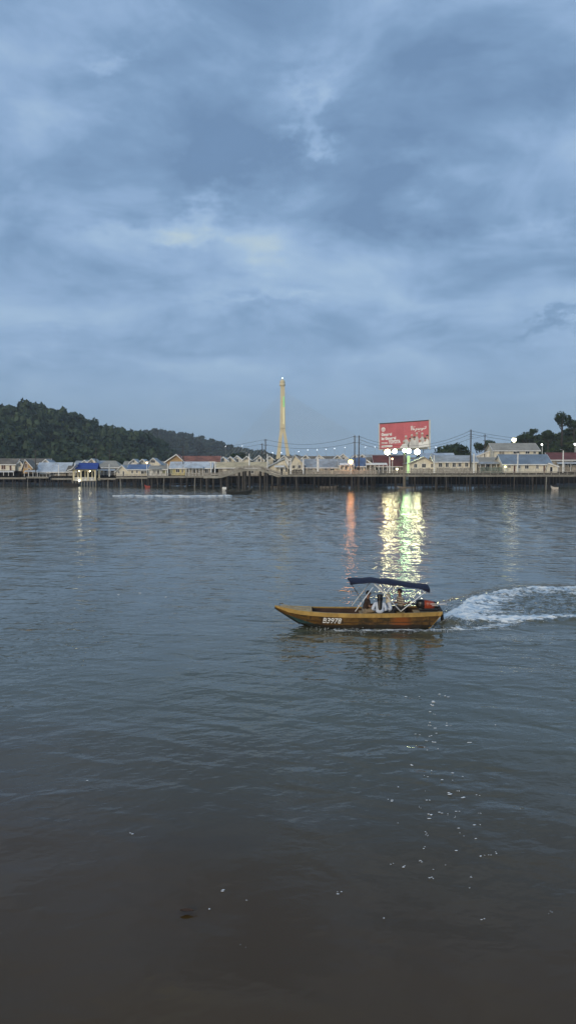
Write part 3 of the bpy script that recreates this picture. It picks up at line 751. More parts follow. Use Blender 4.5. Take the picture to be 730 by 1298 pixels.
house('gable', 463, 476, 298, 9, 600, 590.5, 583, GREYW, ROOFG, 'grey-roofed shack right of the faded blue roof', apex=464, wins=((470, 591.5, 596.5, 3),), doors=((474, 592, 599.8, 2, GLASS),), piles=3, awn=(463, 490, 589.5, 600, 297.8, WHITE, 6))
house('side', 476, 514, 305, 11, 600, 589.5, 577.5, GREYW, ROOFRD, 'red-brown roofed house under the billboard flood lamps', wins=((481, 591, 596, 3), (488, 591, 596, 3), (498, 591.5, 596, 4), (509, 591, 596, 2.6)), over=0.9, piles=7)
house('gable', 519, 549.5, 290, 14, 600, 587, 579.3, CREAM, ROOFG, 'cream house with wide low gable right of the billboard post', apex=537, over=0.7, trim=ROOFT, wins=((526.3, 588.2, 592.6, 3.6), (536.8, 588, 592.5, 4.6), (547.3, 588, 592.5, 2.6)), piles=6)
house('side', 550.5, 604, 288, 11, 600, 585, 577.5, CREAM, ROOFG, 'long cream house with a row of five dark square windows', over=0.6, wins=((557.7, 587, 591.8, 3.8), (566.2, 587, 591.8, 3.6), (575, 587, 591.8, 3.8), (582.3, 587, 591.5, 3.6), (591, 586.7, 591.5, 3.8)), piles=11)
house('side', 604.5, 637, 290, 10, 599.5, 586.5, 580, GREYW, ROOFT, 'weathered house with a low tan roof and green-grey fencing left of the blue-grey roof', wins=((607.5, 588.5, 592.5, 2.6), (617, 588.5, 596.5, 5, GREYW, GLASS), (628, 588.5, 597, 3, WHITE, mat('green_panel', (0.10, 0.16, 0.13)))), over=1.0, piles=7, awn=(606, 634, 588.3, 599.4, 289.8, ROOFG, 5))
house('side', 638, 697, 283, 12, 599, 587.5, 576.3, CREAM, ROOFB, 'cream riverside house with a big blue-grey roof and white-edged gable end', over=0.7, wins=((645, 589.3, 593, 3), (667, 590, 594, 4.5), (680.5, 589.5, 594, 2.8), (657.5, 589, 593.5, 3)), doors=((689, 590, 598.8, 2.2), (651.5, 590, 598.8, 2.4)), piles=12)
house('gable', 692.5, 706, 282.2, 9, 599, 591, 587.2, CREAM, ROOFT, 'small lean porch in front of the white-edged gable end', apex=694, over=0.5, doors=((698, 592, 598.8, 3, GLASS),), piles=3)
house('side', 626, 682, 322, 13, 585, 570.5, 562, CREAM, ROOFT, 'two-storey cream house with a broad tan roof below the flood lamp', over=0.7, wins=((635.5, 572, 576.5, 6.5, CREAM, GREYW), (654, 571.3, 575, 7.5), (668, 571, 575, 4.8), (677, 571, 575, 3)), piles=0)
house('gable', 602, 625, 330, 12, 588, 578.5, 571, WHITE, ROOFL, 'white-walled annex with one sloping roof left of the two-storey house', apex=622, over=0.4, piles=0)
house('side', 699, 748, 318, 12, 598, 582, 574, GREYW, ROOFRD, 'dark red roofed house at the right edge', over=0.9, wins=((716, 585, 590, 4), (728, 584, 590, 5)), doors=((722, 585, 592, 3, GLASS),), piles=8, awn=(704, 745, 588, 598, 317.8, ROOFL, 6))

# --- back row: grey houses with little white gables
BACKROW = [(-4, 8, 0, 583.5, 'peeping above the far-left brown roof'), (53, 65, 59, 582.3, 'behind the long pale metal roof'), (103, 113, 108, 583.3, 'behind the pavilion, its left one'),
           (111.5, 123, 117, 581.5, 'behind the pavilion next to the steel pole'), (166, 174, 170, 582, 'left of the pair above the slate-blue roof'), (177, 185, 181, 582, 'right of the pair above the slate-blue roof'),
           (279, 288, 283.3, 579.2, 'first one right of the terracotta roof'), (287.5, 297, 292, 579, 'second one right of the terracotta roof'), (294, 308, 300.5, 577.6, 'third and broadest right of the terracotta roof'),
           (309, 317, 313, 578.2, 'half hidden by a white lamp post above the footbridge'), (321, 335, 328.5, 577.3, 'above the crown of the footbridge'), (338, 346, 342, 578, 'just left of the foot of the bridge pylon'),
           (354, 366, 360, 577.5, 'directly in front of the bridge pylon'), (383.5, 391, 387.3, 576.8, 'left of the thick white post'), (399, 412, 404, 576.7, 'crowning the thick white post'),
           (424, 431.5, 427.5, 577, 'left of the orange lamp, the smaller one'), (427, 442, 434.5, 575.3, 'left of the orange lamp, the larger one'), (446.5, 453, 449.7, 576.5, 'between the twin power poles'), (455, 463, 458.5, 576, 'right of the twin power poles')]
for i, (a, c, ap, pr, wh) in enumerate(BACKROW):
    Yb = 355 + (i % 3) * 5 if a < 260 else 335 + (i % 3) * 6
    house('gable', a, c, Yb, 9, 594, pr + (c - a) * 0.42, pr, CREAM if i % 2 else WHITE, ROOFG, 'small white gable house ' + wh, apex=ap, over=0.9,
          wins=((ap, pr + (c - a) * 0.30, pr + (c - a) * 0.55, (c - a) * 0.22),), group='white gabled houses of the back row')
LONGR = [(-20, 60, 362, 581.5, 587, ROOFBR, 'long brown roof behind the far-left gables'), (96, 132, 364, 584.3, 589, ROOFG, 'grey roof behind the blue pavilion'), (158, 215, 366, 585, 590, ROOFT, 'tan roof behind the pair of white gables'),
         (240, 300, 350, 580.5, 588, ROOFG, 'dull grey roof between the terracotta hall and the white gables'), (365, 432, 352, 578.5, 588, ROOFBR, 'dark roof behind the long grey-roofed house'), (455, 490, 345, 576.5, 586, ROOFG, 'grey ridge left of the billboard post'), (466, 482, 325, 580, 588, ROOFBR, 'brown roof left of the billboard'),
         (536, 575, 330, 574.5, 582, ROOFL, 'pale ridge behind the row of five windows')]
for (a, c, Yb, pr, pe, rf, lb) in LONGR:
    house('side', a, c, Yb, 10, 596, pe, pr, GREYW, rf, 'back-row house showing only a ' + lb, over=0.8, group='back-row houses showing only their roofs')

# ------------------------------------------------------------------ blue-roofed pavilion on the left jetty
PY_ = 333.0
pv = thing('river_pavilion', at(107, 609, PY_), 'lit cream pavilion with a royal blue roof, white arches and railing', 'pavilion')
x0, x1 = at(93, 600, PY_).x, at(122, 600, PY_).x; zb, ze, zr = at(0, 609, PY_).z, at(0, 595, PY_).z, at(0, 587, PY_ + 4).z
LITC = mat('lit_cream_plaster', (0.78, 0.70, 0.46), 0.7, 0.08, 0.6)
MB().box(x0 - .5, x1 + .5, PY_ - .6, PY_ + 8, zb - .35, zb).build('floor', CONC, pv)
for xx in np.linspace(x0 + .3, x1 - .3, 4):
    for yy in (PY_, PY_ + 7):
        MB().box(xx - .32, xx + .32, yy - .3, yy + .3, zb + .002, ze).build('column', LITC, pv)
cols = np.linspace(x0 + .3, x1 - .3, 4)
for i in range(3):      # arches between the columns
    a_, b_ = cols[i] + .325, cols[i + 1] - .325; mid_ = (a_ + b_) / 2; rr_ = (b_ - a_) / 2
    pts = [(a_, ze - 1.3 + .2), (a_, ze - .01), (b_, ze - .01), (b_, ze - 1.1)]
    arc = [(mid_ + rr_ * math.cos(t_), ze - 1.25 + 0.85 * math.sin(t_)) for t_ in np.linspace(0, math.pi, 9)]
    for (p_, q_) in zip(arc[:-1], arc[1:]):
        MB  # segments of the arch head
    m = MB()
    for (p_, q_) in zip(arc[:-1], arc[1:]):
        m.hexa([(p_[0], PY_ - .18, p_[1]), (q_[0], PY_ - .18, q_[1]), (q_[0], PY_ + .18, q_[1]), (p_[0], PY_ + .18, p_[1]),
                (p_[0], PY_ - .18, ze - .005), (q_[0], PY_ - .18, ze - .005), (q_[0], PY_ + .18, ze - .005), (p_[0], PY_ + .18, ze - .005)])
    m.build('arch', LITC, pv)
    m = MB(); m.box(a_, b_, PY_ - .15, PY_ + .1, zb + 1.15, zb + 1.35); m.box(a_, b_, PY_ - .10, PY_ + .05, zb + .01, zb + .2)
    for xb in np.linspace(a_ + .2, b_ - .2, 9): m.box(xb - .07, xb + .07, PY_ - .09, PY_ + .04, zb + .2, zb + 1.15)
    m.build('railing', WHITE, pv)
xr0, xr1 = at(97.5, 590, PY_).x, at(123, 590, PY_).x
for sgn in (-1, 1):       # sweeping blue roof slopes in four bands each
    m = MB(); prof = [(0, zr), (1.3, zr - 1.5), (3.0, zr - 2.45), (5.2, ze + .05)]
    for (d0, z0), (d1, z1) in zip(prof[:-1], prof[1:]):
        ya, yb = PY_ + 3.6 + sgn * d0, PY_ + 3.6 + sgn * d1
        sh0, sh1 = 0.0 + d0 * .25, d1 * .25
        m.hexa([(xr0 - sh0, ya, z0), (xr1 + sh0 * .3, ya, z0), (xr1 + sh1 * .3, yb, z1), (xr0 - sh1, yb, z1), (xr0 - sh0, ya, z0 + .14), (xr1 + sh0 * .3, ya, z0 + .14), (xr1 + sh1 * .3, yb, z1 + .14), (xr0 - sh1, yb, z1 + .14)])
    m.build('roof', ROOFBL, pv)
m = MB(); prof = [(0, zr + .25), (1.3, zr - 1.3), (3.0, zr - 2.3), (5.3, ze + .1)]
poly = [(xr0 - 1.5, PY_ + 3.6 + d, z) for d, z in prof] + [(xr0 - 1.5, PY_ + 3.6 + 5.3, ze - .2), (xr0 - 1.5, PY_ + 3.6 - 5.3, ze - .2)] + [(xr0 - 1.5, PY_ + 3.6 - d, z) for d, z in prof[::-1]]
m.prism(poly, (-.2, 0, 0)); m.build('gable_wall', WHITE, pv)
# low side roof that sweeps out to the left, white edged
a_, b_ = at(87, 597, PY_), at(98, 588, PY_)
m = MB(); pr_ = [(a_.x, a_.z), (a_.x + 1.6, a_.z + .5), (a_.x + 2.7, a_.z + 1.4), (b_.x, b_.z - .2)]
for p_, q_ in zip(pr_[:-1], pr_[1:]):
    m.hexa([(p_[0], PY_ - 1.7, p_[1]), (q_[0], PY_ - 1.7, q_[1]), (q_[0], PY_ + 7, q_[1]), (p_[0], PY_ + 7, p_[1]), (p_[0], PY_ - 1.7, p_[1] + .35), (q_[0], PY_ - 1.7, q_[1] + .35), (q_[0], PY_ + 7, q_[1] + .35), (p_[0], PY_ + 7, p_[1] + .35)])
m.build('side_roof', WHITE, pv)
PAVL = emis('pavilion_light', (1.0, 0.86, 0.5), 12.0)
for px in (101, 114):
    q = at(px, 597, PY_ + 2); MB().sphere(q, 0.34, 10, 6).build('ceiling_lamp', PAVL, pv, True)
q = at(101, 609.5, PY_ - 1.0); MB().sphere((q.x, PY_ - 1.1, zb - .1), 0.38, 10, 6).build('edge_lamp', emis('pavilion_edge_light', (1.0, 0.93, 0.7), 9.0), pv, True)
for i in range(9): MB().tube([(x0 + (x1 - x0) * i / 8, PY_ - .2, -1.2), (x0 + (x1 - x0) * i / 8, PY_ - .2, zb - .36)], .24, 6).build('pile', CONC, pv)

# ------------------------------------------------------------------ jetties, boardwalk, arched footbridge
def jetty(pxa, pxb, pd, Y0, Y1, wdt, label, step=8.0, post=True, rail=True, pm=PILEC, dm=DECKM, name='jetty', group=None, top=1.1):
    a, b = at(pxa, pd, Y0), at(pxb, pd, Y1)
    t = thing(name, a, label, 'jetty' if name == 'jetty' else 'boardwalk', group)
    def P(u, off, z): return (a.x + (b.x - a.x) * u, a.y + (b.y - a.y) * u + off, a.z + (b.z - a.z) * u + z)
    def slab(nm, o0, o1, z0, z1, mm): MB().hexa([P(0, o0, z0), P(1, o0, z0), P(1, o1, z0), P(0, o1, z0), P(0, o0, z1), P(1, o0, z1), P(1, o1, z1), P(0, o1, z1)]).build(nm, mm, t)
    slab('deck', 0, wdt, -.16, 0, dm); slab('edge_beam', .06, .4, -.75, -.163, CONC); slab('rear_beam', wdt - .4, wdt - .1, -.6, -.163, TIMBER)
    Lm = (b - a).length; nn = max(2, int(Lm / step)); rr = random.Random(int(pxa * 3 + pd))
    for i in range(nn + 1):
        u = min(1, max(0, i / nn + rr.uniform(-.3, .3) / nn))
        q = P(u, .25, -.76); MB().tube([(q[0], q[1], -1.2), (q[0] + rr.uniform(-.35, .35), q[1], q[2])], rr.uniform(.13, .30), 7).build('pile', rr.choice([pm, pm, pm, TIMBER, TIMBER, CONC]), t)
        if rr.random() < .75:
            q = P(min(1, u + rr.uniform(.004, .02)), wdt - .25, -.61); MB().tube([(q[0], q[1], -1.2), (q[0], q[1], q[2])], rr.uniform(.13, .22), 7).build('pile', TIMBER, t)
    if rail:
        for z in (.5, top - .05): slab('rail', .08, .16, z - .07, z + .07, GREYW)
        ns = max(2, int(Lm / 2.6))
        for i in range(ns + 1): q = P(i / ns, .12, .01); MB().box(q[0] - .08, q[0] + .08, q[1] - .02 + .06, q[1] + .14, q[2], q[2] + top).build('rail_post', GREYW, t)
    return t
jetty(352, 778, 601.6, 285, 270, 3.2, 'long grey concrete boardwalk on piles along the right half of the village', step=6.6, name='boardwalk')
jetty(-20, 33, 605.2, 338, 335, 2.6, 'low jetty with pale edge under the far-left cream house', step=4.0, rail=False)
jetty(34, 62, 604.2, 336, 334, 2.5, 'low jetty below the ochre-fronted gable', step=3.0, rail=False)
jetty(64, 92, 606, 336, 333, 4.0, 'low landing stage left of the lit pavilion', step=3.0, rail=False)
jetty(123, 147, 606, 334, 331, 3.0, 'pale-edged jetty just right of the lit pavilion', step=3.0, rail=False)
jetty(147.5, 187, 604.6, 328, 318, 2.6, 'jetty with white concrete bays in front of the low cream house', step=3.6, rail=True)
jetty(187.5, 236, 603.4, 317, 303, 2.6, 'dark jetty in front of the yellow house', step=3.0, rail=True)
jetty(236.5, 262, 603, 302, 297, 2.6, 'short jetty left of the arched footbridge', step=3.0, rail=True)

# arched footbridge
ARCH = [(258, 603.2), (266, 603.0), (274, 603.2), (281, 602.6), (288, 600.6), (295, 598.2), (302, 596), (309, 594.4), (316, 593.8), (323, 593.9), (330, 594.4), (337, 596), (344, 598.8), (350, 601.2), (356, 602.6)]
AY = 287.5
fb = thing('arched_footbridge', at(308, 620, AY), 'grey arched footbridge on piles rising over the boat channel', 'footbridge')
ap_ = [at(a, c, AY) for a, c in ARCH]
m = MB()
for p_, q_ in zip(ap_[:-1], ap_[1:]):
    m.hexa([(p_.x, AY, p_.z - .9), (q_.x, AY, q_.z - .9), (q_.x, AY + 2.6, q_.z - .9), (p_.x, AY + 2.6, p_.z - .9), (p_.x, AY, p_.z), (q_.x, AY, q_.z), (q_.x, AY + 2.6, q_.z), (p_.x, AY + 2.6, p_.z)])
m.build('deck', DECKM, fb)
for nm, z0, hh in (('rail', .25, .62), ('rail', 1.0, .16)):
    for off in (.05, 2.45):
        m = MB()
        for p_, q_ in zip(ap_[:-1], ap_[1:]):
            m.hexa([(p_.x, AY + off, p_.z + z0), (q_.x, AY + off, q_.z + z0), (q_.x, AY + off + .1, q_.z + z0), (p_.x, AY + off + .1, p_.z + z0),
                    (p_.x, AY + off, p_.z + z0 + hh), (q_.x, AY + off, q_.z + z0 + hh), (q_.x, AY + off + .1, q_.z + z0 + hh), (p_.x, AY + off + .1, p_.z + z0 + hh)])
        m.build(nm, GREYW, fb)
xs_ = [q.x for q in ap_]; zs_ = [q.z for q in ap_]
for px, r in ((262, .3), (270, .25), (280, .32), (288, .28), (302.5, .3), (308, .38), (310.5, .3), (316, .3), (329.5, .36), (335.5, .25), (338.5, .25), (345, .32), (352, .28)):
    for off in (.4, 2.1):
        x = (px - CX) / F * AY + off * .1; MB().tube([(x, AY + off, -1.2), (x, AY + off, float(np.interp(x, xs_, zs_)) - .92)], r, 8).build('pile', PILEC, fb)
for i in range(22):
    x = xs_[0] + (xs_[-1] - xs_[0]) * i / 21; z = float(np.interp(x, xs_, zs_)); MB().box(x - .07, x + .07, AY + .16, AY + .26, z + .004, z + 1.15).build('rail_post', GREYW, fb)

# board fences along the boardwalk
def fence(pxa, pxb, p0, p1, Y, label, m_=GREYW):
    a, b = at(pxa, p1, Y), at(pxb, p0, Y); t = thing('board_fence', a, label, 'fence', 'weathered fences along the boardwalk'); nb = int((b.x - a.x) / .55); rr = random.Random(int(pxa))
    for i in range(nb):
        x = a.x + (b.x - a.x) * i / nb; MB().box(x + .03, x + .5, Y, Y + .06, a.z, b.z + rr.uniform(-.25, .12)).build('board', m_, t)
    for z in (a.z + .5, b.z - .6): MB().box(a.x, b.x, Y + .065, Y + .13, z, z + .12).build('rail', TIMBER, t)
GREENW = mat('green_grey_board', (0.15, 0.18, 0.15), 0.85, 0.25, 0.7)
fence(520, 551, 593.5, 600.3, 283.5, 'grey board fence in front of the wide low gable')
fence(553, 601, 592.8, 600.2, 282.0, 'long uneven board fence under the five square windows')
fence(608, 636, 592, 600, 280.5, 'green-grey fence left of the blue-grey roof', GREENW)
fence(389, 420, 595, 601, 288.5, 'low board fence in front of the long grey-roofed house')
fence(422, 478, 595.5, 601, 286.5, 'board fence beneath the orange lamp and twin poles')
fence(370, 384, 595, 601, 289.2, 'dark fence panel between the two white posts', TIMBER)

# ------------------------------------------------------------------ lamp posts, poles and wires
def lamp_post(px, p0, p1, Y, label, r=.16, lit=None, arm=0.9, name='lamp_post'):
    a, b = at(px, p1, Y), at(px, p0, Y); t = thing(name, a, label, 'lamp post', 'lamp posts along the boardwalk')
    MB().tube([a, (a.x, a.y, b.z)], [r * 1.25, r], 8).build('post', WHITE, t)
    MB().tube([(a.x, a.y, b.z - .15), (a.x - arm * .5, a.y - .3, b.z + .25), (a.x - arm, a.y - .6, b.z + .3)], .07, 6).build('arm', METAL, t)
    MB().box(a.x - arm - .45, a.x - arm + .15, a.y - .8, a.y - .4, b.z + .2, b.z + .42).build('lamp_head', METAL, t)
    return t
for px, p0, p1, Y, lb in ((316, 575, 593.5, 289, 'white lamp post on the left of the footbridge crown'), (339, 575.5, 595, 289, 'white lamp post right of the footbridge crown'), (493.5, 579, 600, 283, 'white lamp post under the billboard'),
                          (549.8, 577, 600, 281, 'white lamp post left of the row of five windows'), (600, 575, 600, 280, 'hooked white lamp post beside the tallest pole'), (655.5, 574, 598.5, 278, 'white lamp post in front of the blue-grey roof'),
                          (712.8, 571, 599, 276, 'tall white lamp post at the right before the red roofs'), (139, 588, 604, 332, 'white post in front of the pale hip roof'), (213, 588, 603, 314, 'white post left of the yellow house'), (75, 589, 603, 340, 'thin white post on the left landing')):
    lamp_post(px, p0, p1, Y, lb, r=.2)
for px, p0, p1, Y, r, lb in ((368.4, 582, 601, 288, .27, 'left of two plain white posts before the pale grey gable'), (384.4, 582, 601, 288, .27, 'right of two plain white posts before the pale grey gable'), (402.8, 580, 598, 288, .42, 'thick white post under a small gable')):
    a, b = at(px, p1, Y), at(px, p0, Y); t = thing('white_post', a, lb, 'post')
    MB().tube([a, (a.x, a.y, b.z)], r, 8).build('shaft', WHITE, t); MB().box(a.x - r * 1.4, a.x + r * 1.4, Y - r * 1.4, Y + r * 1.4, b.z + .003, b.z + .25).build('cap', WHITE, t)
a, b = at(267.8, 602, 293), at(272.6, 586, 293); t = thing('white_goal_frame', a, 'tall white goal-shaped frame at the left end of the footbridge', 'frame')
for x in (a.x, b.x): MB().tube([(x, 293, a.z), (x, 293, b.z)], .24, 8).build('post', WHITE, t)
MB().box(a.x - .9, b.x + .25, 292.8, 293.2, b.z + .003, b.z + .3).build('crossbar', WHITE, t)

# orange lamp on its post
def globe_lamp(px, py, r_px, p1, Y, col, es, label, pr=.13):
    a, b = at(px, p1, Y), at(px, py, Y); R_ = r_px / F * Y; t = thing('globe_lamp', a, label, 'lamp')
    MB().tube([a, (a.x, a.y, b.z - R_ * .85)], pr, 8).build('post', WHITE, t)
    MB().sphere(b, R_, 16, 10).build('globe', emis('globe_light_%d' % int(px), col, es), t, True)
    MB().lathe([(R_ * .2, R_ * .96), (R_ * .75, R_ * .75), (R_ * .7, R_ * .95), (R_ * .1, R_ * 1.25), (0, R_ * 1.3)], b, 12).build('hood', DARKM, t)
globe_lamp(444.3, 585.2, 2.7, 601, 284, (1.0, 0.38, 0.09), 32.0, 'glowing orange globe lamp on a pale post over the boardwalk')
globe_lamp(651, 557.5, 2.8, 590, 345, (1.0, 0.95, 0.62), 9.0, 'bright yellow-white flood globe among the trees above the two-storey house', .2)
globe_lamp(686.3, 563.5, 1.0, 590, 350, (1.0, 0.97, 0.85), 10.0, 'small white lamp right of the two-storey house')
globe_lamp(728, 563, 1.5, 590, 350, (0.95, 0.97, 1.0), 3.0, 'pale globe lamp at the right edge above the red roof')
globe_lamp(186.5, 586.5, 1.2, 603, 318, (1.0, 0.72, 0.38), 5.0, 'small warm lamp on a white post left of the white-trimmed gable')
globe_lamp(640, 591.5, 1.3, 599, 280, (0.85, 0.95, 0.35), 5.0, 'low yellow-green lamp at the corner of the blue-grey roofed house')
globe_lamp(503, 594.5, 1.5, 600, 282, (0.95, 0.85, 0.5), 4.0, 'low warm lamp at the foot of the billboard')
globe_lamp(497, 581.5, 1.2, 599, 299, (1.0, 0.55, 0.25), 6.0, 'orange lamp in front of the red-brown roof')

# billboard
BBY = 300.0
bbt = thing('billboard', at(514, 600, BBY), 'red roadside billboard on a lit green post above the village', 'billboard')
TL, TR, BL, BR = at(481, 537.5, BBY), at(543, 533.2, BBY - 4), at(481, 569.5, BBY), at(543, 565.8, BBY - 4)
RED = mat('billboard_red', (0.60, 0.135, 0.155), 0.6, 0.10, 0.12)
nb_ = (TR - TL).cross(TL - BL).normalized()
if nb_.y > 0: nb_ = -nb_
ex, ez = (TR - TL), (BL - TL)
def bp(u, v, d=0.0): return (TL + (TR - TL) * u) * (1 - v) + (BL + (BR - BL) * u) * v + nb_ * d
for i in range(6):     # vinyl panels with fine seams
    u0, u1 = i / 6 + .0008, (i + 1) / 6 - .0008
    MB().hexa([bp(u0, 1, 0), bp(u1, 1, 0), bp(u1, 1, -.3), bp(u0, 1, -.3), bp(u0, 0, 0), bp(u1, 0, 0), bp(u1, 0, -.3), bp(u0, 0, -.3)]).build('panel', RED, bbt)
PALE = mat('billboard_edge', (0.62, 0.62, 0.58), 0.6, 0.08, 0.4)
MB().bar(bp(-.004, -.012, -.1), bp(1.01, -.012, -.1), .5, .35).build('frame', DARKM, bbt)
MB().bar(bp(-.012, -.02, -.1), bp(-.012, 1.02, -.1), .5, .3).build('frame', PALE, bbt)
MB().bar(bp(1.018, -.03, -.1), bp(1.018, 1.12, -.1), .6, .75).build('frame', PALE, bbt)
MB().bar(bp(0, 1.02, -.1), bp(1.01, 1.02, -.1), .5, .35).build('frame', PALE, bbt)
MB().hexa([bp(.06, 1.03, -.2), bp(.98, 1.03, -.2), bp(.98, 1.03, -.4), bp(.06, 1.03, -.4), bp(.06, 1.10, -.2), bp(.98, 1.10, -.2), bp(.98, 1.10, -.4), bp(.06, 1.10, -.4)]).build('catwalk', CONC, bbt)
PRINTW = mat('print_white', (0.86, 0.84, 0.80), 0.6, 0.04, 0.5); PRINTG = mat('print_grey', (0.62, 0.60, 0.58), 0.6, 0.12, 0.5); PRINTK = mat('print_black', (0.03, 0.03, 0.032), 0.6, 0.1, 0.5); SKINP = mat('print_skin', (0.42, 0.27, 0.20), 0.6, 0.1, 0.5)
def flat(name, poly, d, m_):      # printed patch: polygon in board coordinates
    MB().prism([bp(u, v, d) for u, v in poly], -nb_ * .004).build(name, m_, bbt)
def text_mesh(s, size, shear=0.0, bold=0.0):
    cu = bpy.data.curves.new('txt', 'FONT'); cu.body = s; cu.size = size; cu.shear = shear; cu.offset = bold; cu.extrude = 0.0; cu.fill_mode = 'FRONT'
    ob = bpy.data.objects.new('txt', cu); COL.objects.link(ob); bpy.context.view_layer.update()
    me = bpy.data.meshes.new_from_object(ob.evaluated_get(bpy.context.evaluated_depsgraph_get()))
    vs = [tuple(v.co) for v in me.vertices]; fs = [tuple(q.vertices) for q in me.polygons]
    bpy.data.objects.remove(ob); bpy.data.meshes.remove(me)
    return vs, fs
WB = (TR - TL).length; HB = (BL - TL).length
def btext(s, u, v, h, width=None, bold=0.0, mirror_d=.02, m_=PRINTW):
    vs, fs = text_mesh(s, h * HB, 0, bold)
    mx = max(q[0] for q in vs) or 1; kx = (width * WB / mx) if width else 1
    MB().add([bp(u + q[0] * kx / WB, v - q[1] / HB, mirror_d) for q in vs], fs).build('lettering', m_, bbt)
btext('Generasi', .035, .475, .15, .215, .10)
btext('ke Generasi', .035, .635, .15, .30, .10)
btext('BERSAMA', .035, .795, .085, .13, .04)
btext('TOYOTA', .185, .795, .17, .245, .11)
flat('printed_bar', [(.035, .86), (.26, .86), (.26, .935), (.035, .935)], .02, PRINTW)
# round emblem: three crossing rings
def ring(cu, cv, ru, rv, wd=.006, n_=20, d=.02):
    m = MB(); P0 = [bp(cu + (ru + wd) * math.cos(2 * math.pi * i / n_), cv + (rv + wd * 2) * math.sin(2 * math.pi * i / n_), d) for i in range(n_)]
    P1 = [bp(cu + (ru - wd) * math.cos(2 * math.pi * i / n_), cv + (rv - wd * 2) * math.sin(2 * math.pi * i / n_), d) for i in range(n_)]
    m.add(P0 + P1, [(i, (i + 1) % n_, n_ + (i + 1) % n_, n_ + i) for i in range(n_)]); m.build('emblem', PRINTW, bbt)
ring(.075, .225, .036, .075); ring(.075, .225, .012, .07, d=.024); ring(.075, .185, .024, .03, d=.028)
# the script line at upper right, drawn as strokes reading right to left
def stroke(pts, wd=.016, d=.02):
    for (a, b2) in zip(pts[:-1], pts[1:]):
        du, dv = b2[0] - a[0], (b2[1] - a[1]) * HB / WB; l = math.hypot(du, dv) or 1; nu, nv = -dv / l * wd / 2, du / l * wd / 2 * WB / HB
        MB().add([bp(a[0] + nu, a[1] + nv, d), bp(b2[0] + nu, b2[1] + nv, d), bp(b2[0] - nu, b2[1] - nv, d), bp(a[0] - nu, a[1] - nv, d)], [(0, 1, 2, 3)]).build('script_stroke', PRINTW, bbt)
stroke([(.945, .20), (.94, .29), (.90, .315), (.885, .27)]); stroke([(.885, .27), (.875, .33), (.85, .37)]); stroke([(.862, .27), (.848, .30), (.858, .325), (.872, .30)])
stroke([(.83, .27), (.826, .32), (.80, .32), (.795, .26)]); stroke([(.795, .32), (.775, .32), (.765, .28)]); stroke([(.755, .27), (.745, .33), (.72, .38)]); stroke([(.75, .27), (.738, .30), (.748, .32)])
stroke([(.725, .31), (.70, .315), (.695, .24)]); stroke([(.695, .315), (.675, .315), (.672, .16)]); stroke([(.645, .16), (.648, .32), (.64, .32)])
for (u, v) in ((.905, .22), (.92, .22), (.79, .38), (.805, .38), (.70, .19), (.715, .19)): flat('script_dot', [(u, v), (u + .01, v), (u + .01, v + .022), (u, v + .022)], .02, PRINTW)
# printed family group
def figure(u, top, wd, body, head, hair):
    flat('printed_figure', [(u - wd, 1.0), (u - wd * .85, top + .30), (u - wd * .4, top + .20), (u + wd * .4, top + .20), (u + wd * .85, top + .30), (u + wd, 1.0)], .016 + random.random() * .01, body)
    flat('printed_face', [(u + .022 * math.cos(t_), top + .13 + .062 * math.sin(t_)) for t_ in np.linspace(0, 2 * math.pi, 11)[:-1]], .034, head)
    flat('printed_hair', [(u + .026 * math.cos(t_), top + .10 + .06 * math.sin(t_)) for t_ in np.linspace(math.pi, 2 * math.pi, 8)], .038, hair)
figure(.76, .38, .04, PRINTG, SKINP, PRINTG); figure(.87, .40, .045, PRINTG, SKINP, PRINTG)
figure(.66, .44, .06, PRINTG, SKINP, PRINTG); figure(.97, .50, .035, PRINTW, SKINP, PRINTK); figure(.54, .47, .065, PRINTG, SKINP, PRINTG); figure(.62, .58, .045, PRINTK, SKINP, PRINTK)
figure(.71, .53, .085, PRINTW, SKINP, PRINTK); figure(.93, .60, .07, PRINTW, SKINP, PRINTK); figure(.83, .62, .06, PRINTW, SKINP, PRINTG)
figure(.50, .66, .09, PRINTW, SKINP, PRINTG)
# post and flood lamps
GREENP = emis('green_post_glow', (0.62, 0.95, 0.42), 0.9)
q = at(514.3, 600, BBY - 2.5); qt = at(514.3, 571.5, BBY - 2.5)
MB().tube([(q.x, BBY + 1.1, -1), (q.x, BBY + 1.1, qt.z + 1.4)], .6, 14).build('post', CONC, bbt)
MB().tube([(q.x, BBY - 8.5, at(514, 600, BBY - 8.5).z), (q.x, BBY - 8.5, at(514, 577.5, BBY - 8.5).z)], .55, 14).build('post_glow', GREENP, bbt)  # green light on the post, put in as a glowing tube
FL = [(491, 573, 4.3, (1.0, 0.90, 0.45), 56), (500.2, 572, 3.3, (1.0, 0.92, 0.50), 48), (512.3, 571.3, 2.9, (0.50, 1.0, 0.42), 80), (517.8, 571.6, 3.7, (0.86, 1.0, 0.55), 60), (528.6, 572.7, 4.2, (1.0, 0.96, 0.52), 64)]
FY = BBY - 7.0
MB().bar(at(487, 576.6, FY + .6), at(532, 576.2, FY + .6), .2, .2).build('lamp_bar', METAL, bbt)
for px in (495, 523): MB().tube([at(px, 576.4, FY + .6), at(px, 574.0, BBY + .5)], .12, 6).build('lamp_arm', METAL, bbt)
